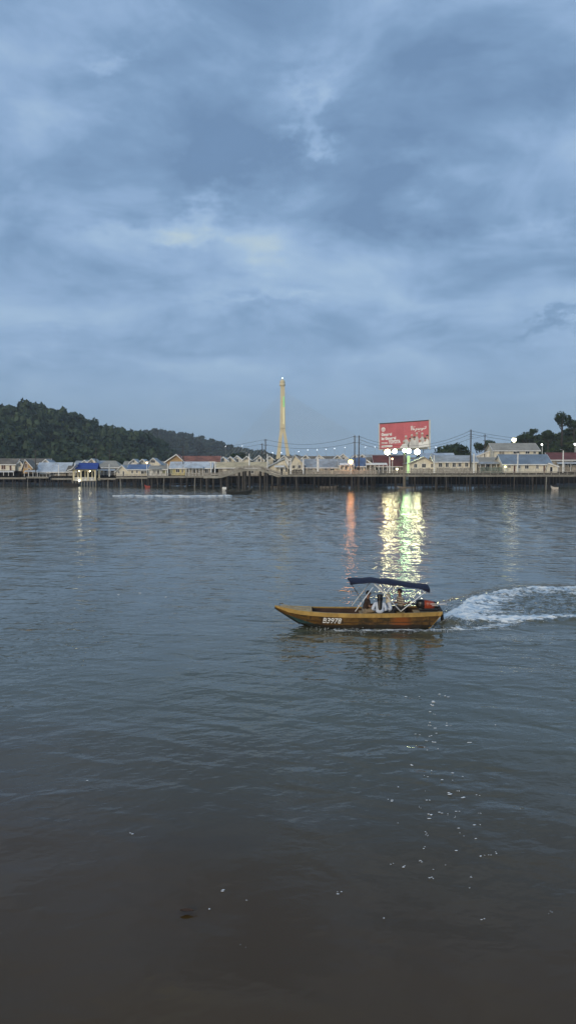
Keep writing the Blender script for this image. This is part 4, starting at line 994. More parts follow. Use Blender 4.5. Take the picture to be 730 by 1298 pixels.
for i, (px, py, rp, colr, es) in enumerate(FL):
    c = at(px, py, FY); R_ = rp / F * FY * .80
    fl = MB(); n_ = 18
    ringp = lambda r, yy: [(c.x + r * math.cos(2 * math.pi * j / n_), c.y + yy, c.z + r * math.sin(2 * math.pi * j / n_)) for j in range(n_)]
    pts = ringp(R_, 0) + ringp(R_ * 1.04, .03) + ringp(R_ * .95, .35) + ringp(R_ * .4, .6)
    fl.add(pts, [(k_ * n_ + j, k_ * n_ + (j + 1) % n_, (k_ + 1) * n_ + (j + 1) % n_, (k_ + 1) * n_ + j) for k_ in range(1, 3) for j in range(n_)] + [tuple(range(3 * n_, 4 * n_))])
    hs = fl.build('lamp_housing', DARKM, bbt)
    ln = MB(); dome = ringp(R_, 0) + ringp(R_ * .8, -.16) + ringp(R_ * .45, -.27)
    ln.add(dome, [(k_ * n_ + j, k_ * n_ + (j + 1) % n_, (k_ + 1) * n_ + (j + 1) % n_, (k_ + 1) * n_ + j) for k_ in range(2) for j in range(n_)] + [tuple(range(2 * n_, 3 * n_))])
    lo = ln.build('lamp_lens', emis('flood_light_%d' % i, colr, es), hs)

# power poles and wires
def pole(px, p0, p1, Y, label, r=.22, arms=True):
    a, b = at(px, p1, Y), at(px, p0, Y); t = thing('power_pole', a, label, 'power pole', 'power poles over the village')
    MB().tube([(a.x, a.y, 0 if Y < 330 else 1), (a.x, a.y, b.z)], [r * 1.2, r * .8], 8).build('shaft', POLEW, t)
    if arms:
        for dz in (.5, 2.6):
            MB().box(a.x - .9, a.x + .9, a.y - r - .12, a.y - r - .003, b.z - dz - .12, b.z - dz).build('crossarm', POLEW, t)
    return b
pole(449.2, 552, 600, 296, 'left pole of the twin dark power poles'); pole(454.6, 552, 600, 296, 'right pole of the twin dark power poles')
pole(595.8, 544.5, 600, 286, 'tallest power pole, standing right of the domed tree', .27); pole(613.8, 550.5, 582, 330, 'slimmer power pole behind the tan roof')
pole(332.5, 562, 592, 330, 'short pole behind the footbridge crown'); pole(336.6, 556.5, 592, 325, 'taller dark pole behind the footbridge crown'); pole(232.5, 565, 603, 320, 'dark pole through the terracotta roof', .18)
pole(46, 570, 606, 339, 'grey steel pole near the left edge', .2); pole(122.3, 567, 600, 345, 'grey steel pole behind the blue pavilion', .2); pole(139.5, 570, 590, 372, 'distant thin pole left of the low dark tree', .16)
pole(528 + 8, 569, 582, 340, 'stub of a dark pole right of the billboard', .16); pole(693.5, 566, 580, 400, 'thin pole on the slope of the knoll', .18, False)
def wire(p0, y0, Y0, p1, y1, Y1, sag, label, r=.055):
    a, b = at(p0, y0, Y0), at(p1, y1, Y1); pts = []
    for i in range(15):
        u = i / 14; q = a.lerp(b, u); q.z -= sag * 4 * u * (1 - u); pts.append(q)
    o = MB().tube(pts, r, 5).build('overhead_wire', DARKM); tag(o, label, 'wire', 'overhead wires between the poles')
wire(336.6, 557, 325, 449.2, 553, 296, 2.6, 'upper wire from the footbridge pole to the twin poles'); wire(336.6, 563.5, 325, 449.2, 561, 296, 2.0, 'lower wire from the footbridge pole to the twin poles')
wire(454.6, 553, 296, 595.8, 546, 286, 4.6, 'upper wire from the twin poles past the billboard'); wire(454.6, 557, 296, 595.8, 550, 286, 4.4, 'middle wire from the twin poles past the billboard'); wire(454.6, 562, 296, 595.8, 556, 286, 3.6, 'lower wire from the twin poles past the billboard')
wire(595.8, 546, 286, 800, 553, 300, 2.8, 'upper wire running right from the tallest pole'); wire(595.8, 550, 286, 800, 559, 300, 2.4, 'middle wire running right from the tallest pole'); wire(595.8, 556, 286, 613.8, 552, 330, .2, 'short wire from the tallest pole to the slimmer pole')
wire(336.6, 557, 325, 120, 574, 360, 2.6, 'upper wire running left from the footbridge pole', .045); wire(332.5, 563, 330, 120, 578, 362, 2.0, 'lower wire running left from the footbridge pole', .045)

# ------------------------------------------------------------------ small boats by the village
def small_boat(px, py, lpx, name, label, hullm, Y=None, bow=1, free=.55, beam=1.5, awning=None, engine=False, tilt=.0):
    c = on_water(px, py); L = lpx / F * c.y; t = thing(name, (c.x, c.y, 0), label, 'boat')
    st = [(-.5, .85, .0, .9), (-.3, .95, -.15, .85), (0, 1.0, -.18, .85), (.25, .8, -.12, 1.0), (.42, .38, .25, 1.3), (.5, .03, .9, 1.6)]
    m = MB(); inner = MB(); ringv = []
    for (u, hb, zk, zg) in st:
        x = c.x + bow * u * L; b2 = hb * beam / 2
        ringv.append([(x, c.y - b2, zg * free), (x, c.y - b2 * .75, max(zk, 0) * free), (x, c.y, zk * free), (x, c.y + b2 * .75, max(zk, 0) * free), (x, c.y + b2, zg * free), (x, c.y + b2 * .86, zg * free - .02), (x, c.y, .18 * free + max(0, zk) * free), (x, c.y - b2 * .86, zg * free - .02)])
    for ra, rb in zip(ringv[:-1], ringv[1:]):
        m.add(ra + rb, [(i, (i + 1) % 8, 8 + (i + 1) % 8, 8 + i) for i in range(8)])
    m.add(ringv[0], [tuple(range(8))]); m.build('hull', hullm, t, False)
    for u in (-.2, .1): MB().box(c.x + bow * u * L - .15, c.x + bow * u * L + .15, c.y - beam * .4, c.y + beam * .4, free * .55, free * .62).build('thwart', TIMBER, t)
    if engine:
        x = c.x - bow * .5 * L; m = MB(); m.box(min(x, x - bow * .45), max(x, x - bow * .45), c.y - .22, c.y + .22, free * .8, free * .8 + .55); m.box(x - bow * .3, x - bow * .1, c.y - .08, c.y + .08, -.3, free * .8); m.build('outboard_motor', DARKM, t, bevel=.06)
    if awning:
        x0_, x1_ = c.x - bow * .25 * L, c.x + bow * .08 * L; xa, xb = min(x0_, x1_), max(x0_, x1_)
        for x in (xa + .1, xb - .1):
            for yy in (-beam * .4, beam * .4): MB().tube([(x, c.y + yy, free * .8), (x, c.y + yy, 1.65)], .035, 5).build('awning_post', METAL, t)
        MB().prism([(xa, c.y - beam * .5, 1.6), (xa, c.y, 1.8), (xa, c.y + beam * .5, 1.6), (xa, c.y + beam * .5, 1.66), (xa, c.y, 1.86), (xa, c.y - beam * .5, 1.66)], (xb - xa, 0, 0)).build('awning', awning, t)
    return t
HULLD = mat('dark_hull_paint', (0.022, 0.024, 0.022), 0.5, 0.2, 1.0); HULLW = mat('white_hull_paint', (0.72, 0.66, 0.60), 0.5, 0.08, 1.0); HULLR = mat('red_hull_paint', (0.4, 0.08, 0.06), 0.5, 0.15, 1.0); HULLT = mat('tan_hull_paint', (0.34, 0.28, 0.20), 0.6, 0.2, 1.0)
small_boat(304, 626.5, 32, 'distant_speedboat', 'long dark low boat speeding right in front of the footbridge', HULLD, bow=1, free=.95, beam=1.8, engine=True)
small_boat(417, 618.2, 23, 'moored_taxi_boat', 'white water taxi with a small awning moored under the boardwalk', HULLW, bow=1, free=.7, beam=1.7, awning=ROOFBM, engine=True)
small_boat(187, 618.0, 7, 'moored_skiff', 'small red and white skiff moored under the left jetties', HULLR, bow=-1, free=.8)
small_boat(90, 616.6, 20, 'moored_barge', 'flat dark barge moored left of the lit pavilion', mat('tarred_timber', (0.035, 0.03, 0.025), 0.8), bow=-1, free=1.5, beam=3.0)
small_boat(515, 618.8, 24, 'moored_longboat', 'pale longboat lying in shadow under the billboard', HULLT, bow=-1, free=.6)
small_boat(702, 619.8, 9, 'white_dinghy', 'little white dinghy below the tall lamp post at right', HULLW, bow=-1, free=.8)
small_boat(560, 619.0, 26, 'moored_canoe', 'dark canoe tied between the piles under the five windows', HULLD, bow=1, free=.5)
small_boat(352, 618.0, 18, 'tied_up_boat', 'tan boat tied up beyond the arched footbridge', HULLT, bow=1, free=.7)
small_boat(246, 618.0, 18, 'sheltered_boat', 'dark boat sheltered under the short jetty left of the footbridge', HULLD, bow=1, free=.8)
# white float near the footbridge
c = on_water(284.5, 620); fl = thing('white_float', (c.x, c.y, 0), 'white box-shaped float beside the footbridge piles', 'float')
MB().box(c.x - .75, c.x + .75, c.y - .5, c.y + .5, -.25, .75).build('drum', WHITE, fl, bevel=.12); MB().tube([(c.x, c.y, .75), (c.x, c.y, 1.2)], .07, 6).build('eyelet', DARKM, fl)

# foam trail of the distant boat: low lumpy ridges
FOAM = mat('foam', (0.70, 0.73, 0.74), 0.8, 0.08, 1.0)
m = MB(); rr = random.Random(5)
TR_ = [(290, 628.3), (270, 628.8), (252, 628.6), (240, 629.2), (228, 628.4), (215, 629.2), (200, 628.0), (185, 629.0), (170, 627.8), (150, 628.6), (130, 627.6)]
for (p0, y0), (p1, y1) in zip(TR_[:-1], TR_[1:]):
    a, b = on_water(p0, y0), on_water(p1, y1); nseg = 14; fade = max(.15, 1 - (290 - p0) / 220)
    for k_ in range(nseg):
        if rr.random() > fade * 1.1: continue
        q = a.lerp(b, (k_ + rr.random()) / nseg); m.sphere((q.x, q.y + rr.uniform(-.5, .5), 0.0), rr.uniform(.18, .40) * (0.6 + fade * .5), 6, 4, (rr.uniform(1.5, 3.5), 1.4, .6))
tag(m.build('distant_wake_foam', FOAM, smooth=True), 'thin white wake trailing behind the distant dark boat', 'foam', kind='stuff')

# ------------------------------------------------------------------ the wooden speedboat
YC = 32.5
BO = Vector((2.9, YC, 0.0))
boat = thing('wooden_speedboat', BO, 'ochre wooden speedboat with navy canopy and white number, throwing up a wake', 'boat')
STN = np.array([  # x, half beam at gunwale, half beam at chine, z chine, z keel, z gunwale
    (-0.56, .015, .008, .76, .74, .83), (-0.40, .11, .05, .67, .635, .80), (-0.15, .24, .12, .53, .475, .775), (0.15, .37, .21, .36, .28, .745), (0.5, .51, .32, .17, .06, .70),
    (0.95, .63, .44, .05, -.12, .67), (1.6, .73, .56, .01, -.17, .64), (2.6, .80, .66, .0, -.19, .62), (3.8, .82, .70, .0, -.2, .625), (5.0, .81, .70, .0, -.2, .645), (6.4, .76, .66, .02, -.18, .69)])
def stn(x): return [float(np.interp(x, STN[:, 0], STN[:, i])) for i in range(1, 6)]
def rake(x, z, zg):      # the transom slopes forward toward the water
    return x - max(0, (x - 5.2) / 1.2) * 0.75 * (zg - z)
def hull_side(x, f, off=0.0):     # point on the near side, f = 0 chine .. 1 gunwale
    hg, hc, zc_, zk, zg = stn(x); z = zc_ + (zg - zc_) * f
    yb = hc + (hg - hc) * (f ** 0.8)
    return Vector((rake(x, z, zg), YC - yb - off, z))
xs = np.concatenate([np.linspace(-0.56, 1.0, 22), np.linspace(1.1, 6.4, 40)])
m = MB(); ring = []
for x in xs:
    hg, hc, zc_, zk, zg = stn(x); pr = [(0, zk)] + [(hc * .55, zk + (zc_ - zk) * .6)] + [(hc + (hg - hc) * (f ** .8), zc_ + (zg - zc_) * f) for f in (0, .2, .45, .7, .85, 1.0)]
    th_ = min(.045, hg * .6); inn = [(max(hg - th_, .003), zg - .004), (max(hc - th_, .002), max(zc_ + .09, zk + .1)), (0, max(zc_ + .085, zk + .1))]
    full = pr + inn
    ring.append([(rake(x, z, zg), YC - y_, z) for y_, z in full] + [(rake(x, z, zg), YC + y_, z) for y_, z in full[::-1][1:-1]])
k_ = len(ring[0])
for ra, rb in zip(ring[:-1], ring[1:]): m.add(ra + rb, [(i, (i + 1) % k_, k_ + (i + 1) % k_, k_ + i) for i in range(k_)])
hm = bpy.data.materials.new('boat_hull_paint'); hm.use_nodes = True
n = NT(hm.node_tree); b = n.n['Principled BSDF']; tc = n.new('ShaderNodeTexCoord').outputs['Object']; ox, oy, oz = n.sep(tc)
nz = n.noise(n.vmath('MULTIPLY', tc, (1, 1, 2.5)), 2.2, 6, 0.65); n2 = n.noise(n.vmath('MULTIPLY', tc, (2.2, 1, .5)), 3.0, 6, .7); n3 = n.noise(tc, 1.1, 5, .6)
c = n.mix(n.smooth(nz, .3, .7), (0.085, 0.046, 0.016), (0.18, 0.098, 0.026))
c = n.mix(n.smooth(n2, .50, .64, 0, .9), c, (0.045, 0.026, 0.014))
n4 = n.noise(n.vmath('MULTIPLY', tc, (.8, 1, 1.6)), 1.7, 5, .7)
c = n.mix(n.smooth(n4, .53, .60, 0, .85), c, (0.040, 0.030, 0.016))
c = n.mix(n.smooth(n.noise(n.vmath('MULTIPLY', tc, (1.0, 1.0, 6.0)), 6.0, 5, .7), .64, .72, 0, .6), c, (0.34, 0.27, 0.15))                                        # weathering stains
c = n.mix(n.math('MULTIPLY', n.smooth(n.math('ADD', n.math('ABSOLUTE', n.math('SUBTRACT', ox, 1.75)), n.math('MULTIPLY', n3, .9)), .6, 1.15, 1, 0), .8), c, (0.26, 0.075, 0.018))   # orange repaint
teal = n.math('SUBTRACT', n.math('ADD', n.math('MULTIPLY', ox, -.30), n.math('MULTIPLY', n3, .12)), n.math('MULTIPLY', oz, 1.0))
c = n.mix(n.smooth(teal, .44, .48, 0, 1), c, n.mix(n.smooth(nz, .35, .65), (0.018, 0.045, 0.05), (0.04, 0.085, 0.085)))                                                     # green bow paint
edge = n.math('SUBTRACT', n.math('ADD', n.math('MULTIPLY', n3, .16), .045), oz)
c = n.mix(n.smooth(edge, -.05, .0, 0, .9), c, (0.022, 0.022, 0.02))                                     # darker band along the waterline
n.l.new(c, b.inputs['Base Color']); b.inputs['Roughness'].default_value = .42; b.inputs['Specular IOR Level'].default_value = .35
hull = m.build('hull', hm, boat, True)
md = hull.modifiers.new('edge', 'EDGE_SPLIT'); md.split_angle = math.radians(38)
OCHRE = mat('ochre_gunwale_paint', (0.46, 0.29, 0.085), 0.45, 0.16, 2.0, stain=(0.22, 0.11, 0.03)); TANB = mat('bare_ply', (0.42, 0.30, 0.15), 0.6, 0.15, 2.0, stain=(0.24, 0.15, 0.07)); INNER = mat('dark_bilge', (0.045, 0.024, 0.016), 0.75, 0.25, 2.0)
for s in (-1, 1):        # gunwale rail
    m = MB(); rr_ = []
    for x in xs:
        hg, hc, zc_, zk, zg = stn(x); dd = min(.15, .02 + max(0, x + .56) * .22); xx = lambda z: rake(x, z, zg)
        rr_.append([(xx(zg), YC + s * (hg + .035), zg + .02), (xx(zg - dd), YC + s * (hg - .10 * dd + .035), zg - dd), (xx(zg - dd), YC + s * max(.001, hg - .10 * dd - .0), zg - dd), (xx(zg), YC + s * max(.001, hg - .07), zg - .003), (xx(zg), YC + s * max(.001, hg - .07), zg + .02)])
    for ra, rb in zip(rr_[:-1], rr_[1:]): m.add(ra + rb, [(i, (i + 1) % 5, 5 + (i + 1) % 5, 5 + i) for i in range(5)])
    m.add(rr_[-1], [(0, 1, 2, 3, 4)]); m.build('gunwale', OCHRE, boat)
# inside lining, floor, transom
m = MB()
for s in (-1, 1):
    for xa, xb in zip(xs[20:-1], xs[21:]):
        A, B = stn(xa), stn(xb); m.add([(rake(xa, A[4], A[4]), YC + s * (A[0] - .075), A[4] - .03), (rake(xb, B[4], B[4]), YC + s * (B[0] - .075), B[4] - .03), (rake(xb, .14, B[4]), YC + s * (B[1] - .06), .14), (rake(xa, .14, A[4]), YC + s * (A[1] - .06), .14)], [(0, 1, 2, 3)])
m.build('inner_lining', INNER, boat)
m = MB(); m.hexa([(.9, YC - .38, .10), (5.6, YC - .62, .10), (5.6, YC + .62, .10), (.9, YC + .38, .10), (.9, YC - .38, .14), (5.6, YC - .62, .14), (5.6, YC + .62, .14), (.9, YC + .38, .14)]); m.build('floorboard', INNER, boat)
A = stn(6.4); m = MB()
m.hexa([(rake(6.4, .0, A[4]) - .06, YC - .66, 0.0), (rake(6.4, 0, A[4]) + .01, YC - .66, 0.0), (rake(6.4, 0, A[4]) + .01, YC + .66, 0.0), (rake(6.4, 0, A[4]) - .06, YC + .66, 0.0),
        (6.33, YC - .75, A[4] - .06), (6.41, YC - .75, A[4] - .06), (6.41, YC + .75, A[4] - .06), (6.33, YC + .75, A[4] - .06)]); m.build('transom', OCHRE, boat)
# foredeck of two sheets and its coaming, stern deck, thwarts
for s in (-1, 1):
    m = MB(); P0, P1 = [], []
    for x in np.linspace(-.5, .95, 12):
        hg, hc, zc_, zk, zg = stn(x); P0.append((x, YC + s * max(0, hg - .075), zg + .004)); P1.append((x, YC + s * .004, zg + .03 + .02 * (x > -.3)))
    for i in range(11): m.add([P0[i], P0[i + 1], P1[i + 1], P1[i]], [(0, 1, 2, 3)])
    m.build('foredeck', TANB, boat)
A = stn(.97); MB().hexa([(.95, YC - A[0] + .08, A[4] - .12), (1.0, YC - A[0] + .08, A[4] - .12), (1.0, YC + A[0] - .08, A[4] - .12), (.95, YC + A[0] - .08, A[4] - .12), (.95, YC - A[0] + .08, A[4] + .05), (1.0, YC - A[0] + .08, A[4] + .05), (1.0, YC + A[0] - .08, A[4] + .05), (.95, YC + A[0] - .08, A[4] + .05)]).build('coaming', OCHRE, boat)
for x, z in ((1.9, .40), (3.2, .50), (4.0, .40), (4.75, .58)):
    A = stn(x); MB().box(x - .16, x + .16, YC - A[0] + .12, YC + A[0] - .12, z - .04, z).build('thwart', TANB if x > 2.5 else INNER, boat)
A = stn(5.9); MB().box(5.35, 6.25, YC - .66, YC + .66, .50, .54).build('stern_deck', TANB, boat)
m = MB(); m.tube([(x, YC, stn(x)[3] - .005) for x in (-.56, -.4, -.15, .15, .5)], [.022, .028, .03, .03, .025], 6); m.build('stem', mat('tarred_stem', (0.02, 0.018, 0.016), .6), boat)
MB().tube([(-.36, YC, .82), (-.36, YC, .93), (-.20, YC, .93)], .018, 6).build('mooring_cleat', DARKM, boat)
for s in (-1, 1):      # rubbing strake along the planking
    for f0 in (.42,):
        pts = []
        for x in np.linspace(.1, 6.3, 30):
            q = hull_side(x, f0, .012); pts.append((q.x, q.y if s < 0 else 2 * YC - q.y, q.z))
        MB().tube(pts, .013, 5).build('rubbing_strake', mat('strake_brown', (0.075, 0.042, 0.018), .6, .25, 3.0), boat)
MB().tube([(.55, YC - .1, .735), (.75, YC - .22, .735), (.62, YC - .30, .735), (.45, YC - .18, .74), (.1, YC - .05, .80), (-.30, YC, .92)], .014, 6).build('mooring_rope', mat('rope', (0.35, 0.30, 0.22), .9, .2, 20.0), boat)
# number on the bow, wrapped to the planking
vs, fs = text_mesh('B3978', 1.0, 0.22, 0.02); mx = max(q[0] for q in vs); my = max(q[1] for q in vs)
NUMW = mat('number_white', (0.82, 0.82, 0.80), 0.5, 0.05, 4.0); NUMK = mat('number_shadow', (0.05, 0.04, 0.03), 0.5, 0.05)
for off, du, dv, mm, nm in ((.007, .022, -.05, NUMK, 'number_shadow'), (.011, 0, 0, NUMW, 'registration_number')):
    MB().add([hull_side(1.42 + (q[0] / mx) * .80 + du, .33 + .36 * q[1] / my + dv * .3, off) for q in vs], fs).build(nm, mm, boat)

# canopy on its tube frame
NAVY = mat('navy_canvas', (0.008, 0.011, 0.034), 0.8, 0.2, 3.0, bump=.3)
STEEL = mat('white_tube', (0.85, 0.85, 0.83), 0.35, 0.05, 3.0)
cx = np.linspace(2.58, 5.86, 22); cy = np.linspace(-.66, .66, 11)
def czt(x, v):
    base = np.interp(x, [2.58, 2.95, 3.6, 4.3, 5.1, 5.86], [1.98, 2.03, 2.02, 1.95, 1.86, 1.73]); ribs = [2.6, 3.55, 4.35, 5.84]
    sag = min(abs(x - r) for r in ribs); return base - .05 * min(1, sag / .5) - .09 * (abs(v) / .66) ** 3 + .008 * math.sin(x * 9 + v * 5)
m = MB(); G = [[(x, YC + v, czt(x, v)) for v in cy] for x in cx]
o_ = [q for r_ in G for q in r_] + [(q[0], q[1], q[2] - .018) for r_ in G for q in r_]; nn_ = len(cx) * len(cy); w_ = len(cy)
fs = [(i * w_ + j, (i + 1) * w_ + j, (i + 1) * w_ + j + 1, i * w_ + j + 1) for i in range(len(cx) - 1) for j in range(w_ - 1)]; fs += [tuple(q + nn_ for q in f)[::-1] for f in fs]
m.add(o_, fs); can = m.build('canopy', NAVY, boat, True)
# hanging edges, deeper at the corners
for s in (-1, 1):
    m = MB()
    for xa, xb in zip(cx[:-1], cx[1:]):
        dp = lambda x: .028 + .06 * math.exp(-((x - 2.58) / .25) ** 2) + .13 * math.exp(-((x - 5.86) / .22) ** 2) + .06 * math.exp(-((x - 4.35) / .10) ** 2)
        m.hexa([(xa, YC + s * .665, czt(xa, .66) - dp(xa)), (xb, YC + s * .665, czt(xb, .66) - dp(xb)), (xb, YC + s * .650, czt(xb, .66) - dp(xb)), (xa, YC + s * .650, czt(xa, .66) - dp(xa)),
                (xa, YC + s * .665, czt(xa, .66) + .004), (xb, YC + s * .665, czt(xb, .66) + .004), (xb, YC + s * .650, czt(xb, .66) + .004), (xa, YC + s * .650, czt(xa, .66) + .004)])
    m.build('valance', NAVY, can)
for x, dp in ((2.575, .07), (5.868, .10)):
    m = MB()
    for va, vb in zip(cy[:-1], cy[1:]): m.hexa([(x - .008, YC + va, czt(x, va) - dp), (x + .008, YC + va, czt(x, va) - dp), (x + .008, YC + vb, czt(x, vb) - dp), (x - .008, YC + vb, czt(x, vb) - dp), (x - .008, YC + va, czt(x, va) + .003), (x + .008, YC + va, czt(x, va) + .003), (x + .008, YC + vb, czt(x, vb) + .003), (x - .008, YC + vb, czt(x, vb) + .003)])
    m.build('valance', NAVY, can)
for s in (-1, 1):
    g = YC + s * .74; c_ = YC + s * .62
    for nm, pts in (('frame_tube', [(4.66, g, .72), (5.80, c_, 1.60)]), ('frame_tube', [(4.66, g, .72), (4.02, c_, 1.42), (3.58, c_, 1.84)]), ('frame_tube', [(4.02, c_, 1.42), (4.34, c_, 1.83)]), ('frame_tube', [(2.78, g, .72), (3.52, c_, 1.72)])):
        MB().tube(pts, .019, 8).build(nm, STEEL, boat, True)
    MB().tube([(2.62, c_, 1.83), (3.02, g, 1.25), (3.18, g, .72)], .009, 6).build('strap', DARKM, boat)
    MB().sphere((4.02, c_, 1.42), .035, 8, 6).build('frame_joint', STEEL, boat, True)
for x in (3.55, 4.35, 5.82):
    MB().tube([(x, YC + v, czt(x, v) - .035) for v in np.linspace(-.62, .62, 9)], .018, 8).build('canopy_bow', STEEL, boat, True)

# outboard motor tipped over the transom
om = thing('outboard_motor', (6.3, YC, .62), 'black and red outboard motor clamped on the stern of the speedboat', 'outboard motor')
def loft(secs, n_=12, p_=3.0):
    m = MB(); rings = []
    for (x, z, hy, hz) in secs:
        rings.append([(x, YC + hy * math.copysign(abs(math.cos(a)) ** (2 / p_), math.cos(a)), z + hz * math.copysign(abs(math.sin(a)) ** (2 / p_), math.sin(a))) for a in np.linspace(0, 2 * math.pi, n_ + 1)[:-1]])
    for ra, rb in zip(rings[:-1], rings[1:]): m.add(ra + rb, [(i, (i + 1) % n_, n_ + (i + 1) % n_, n_ + i) for i in range(n_)])
    m.add(rings[0], [tuple(range(n_))]); m.add(rings[-1], [tuple(range(n_))]); return m
BLACKP = mat('black_cowl', (0.018, 0.018, 0.02), 0.3, 0.1, 3.0); REDP = mat('red_cowl', (0.30, 0.055, 0.028), 0.35, 0.2, 3.0, stain=(0.42, 0.20, 0.10)); WHP = mat('cowl_white', (0.7, 0.68, 0.66), 0.4, 0.05)
cw = loft([(5.42, .92, .10, .12), (5.46, .91, .18, .18), (5.72, .90, .21, .20), (5.74, .90, .20, .19)], 16).build('cowling', BLACKP, om, True)
loft([(5.741, .90, .20, .185), (6.0, .885, .205, .175), (6.16, .87, .19, .155)], 16).build('red_cover', REDP, cw, True)
loft([(6.161, .87, .195, .16), (6.26, .86, .18, .14), (6.31, .855, .10, .08)], 16).build('rear_cap', BLACKP, cw, True)
m = MB(); m.box(5.98, 6.30, YC - .213, YC - .204, .925, .955); m.box(6.05, 6.29, YC - .213, YC - .204, .86, .88); m.build('white_stripe', WHP, cw)
m = MB(); m.box(5.55, 6.35, YC - .14, YC + .14, .60, .70); m.box(6.28, 6.40, YC - .16, YC + .16, .45, .74); m.build('clamp_bracket', BLACKP, om, bevel=.02)
loft([(6.30, .72, .07, .07), (6.46, .60, .07, .08), (6.52, .40, .065, .08)], 10).build('swivel', BLACKP, om, True)
MB().tube([(6.34, YC, .80), (6.50, YC, .55), (6.54, YC, .1), (6.54, YC, -.35)], [.08, .075, .065, .06], 10).build('leg', BLACKP, om, True)
MB().tube([(6.2, YC - .05, .90), (6.68, YC - .12, .92)], .028, 8).build('lift_handle', WHP, om, True)
MB().tube([(5.50, YC - .02, .88), (5.25, YC - .10, .93), (5.02, YC - .16, .97)], [.035, .028, .03], 8).build('tiller', BLACKP, om, True)

# ------------------------------------------------------------------ people
SKIN = mat('skin', (0.24, 0.125, 0.075), 0.55, 0.06, 6.0); HAIRM = mat('black_hair', (0.008, 0.007, 0.007), 0.45, 0.2, 12.0)
def skin_mesh(V, E, Rd, root=0, sub=2):
    me = bpy.data.meshes.new('sk'); me.from_pydata([tuple(v) for v in V], E, [])
    ob = bpy.data.objects.new('sk', me); COL.objects.link(ob)
    md = ob.modifiers.new('skin', 'SKIN'); md.use_smooth_shade = True; md.branch_smoothing = .6
    for i, r in enumerate(Rd):
        sv = me.skin_vertices[0].data[i]; sv.radius = (r, r) if not isinstance(r, tuple) else r; sv.use_root = (i == root)
    sb = ob.modifiers.new('sub', 'SUBSURF'); sb.levels = sub; sb.render_levels = sub
    bpy.context.view_layer.update()
    e = bpy.data.meshes.new_from_object(ob.evaluated_get(bpy.context.evaluated_depsgraph_get()))
    vs = [tuple(v.co) for v in e.vertices]; fs = [tuple(q.vertices) for q in e.polygons]
    bpy.data.objects.remove(ob); bpy.data.meshes.remove(me); bpy.data.meshes.remove(e)
    return vs, fs
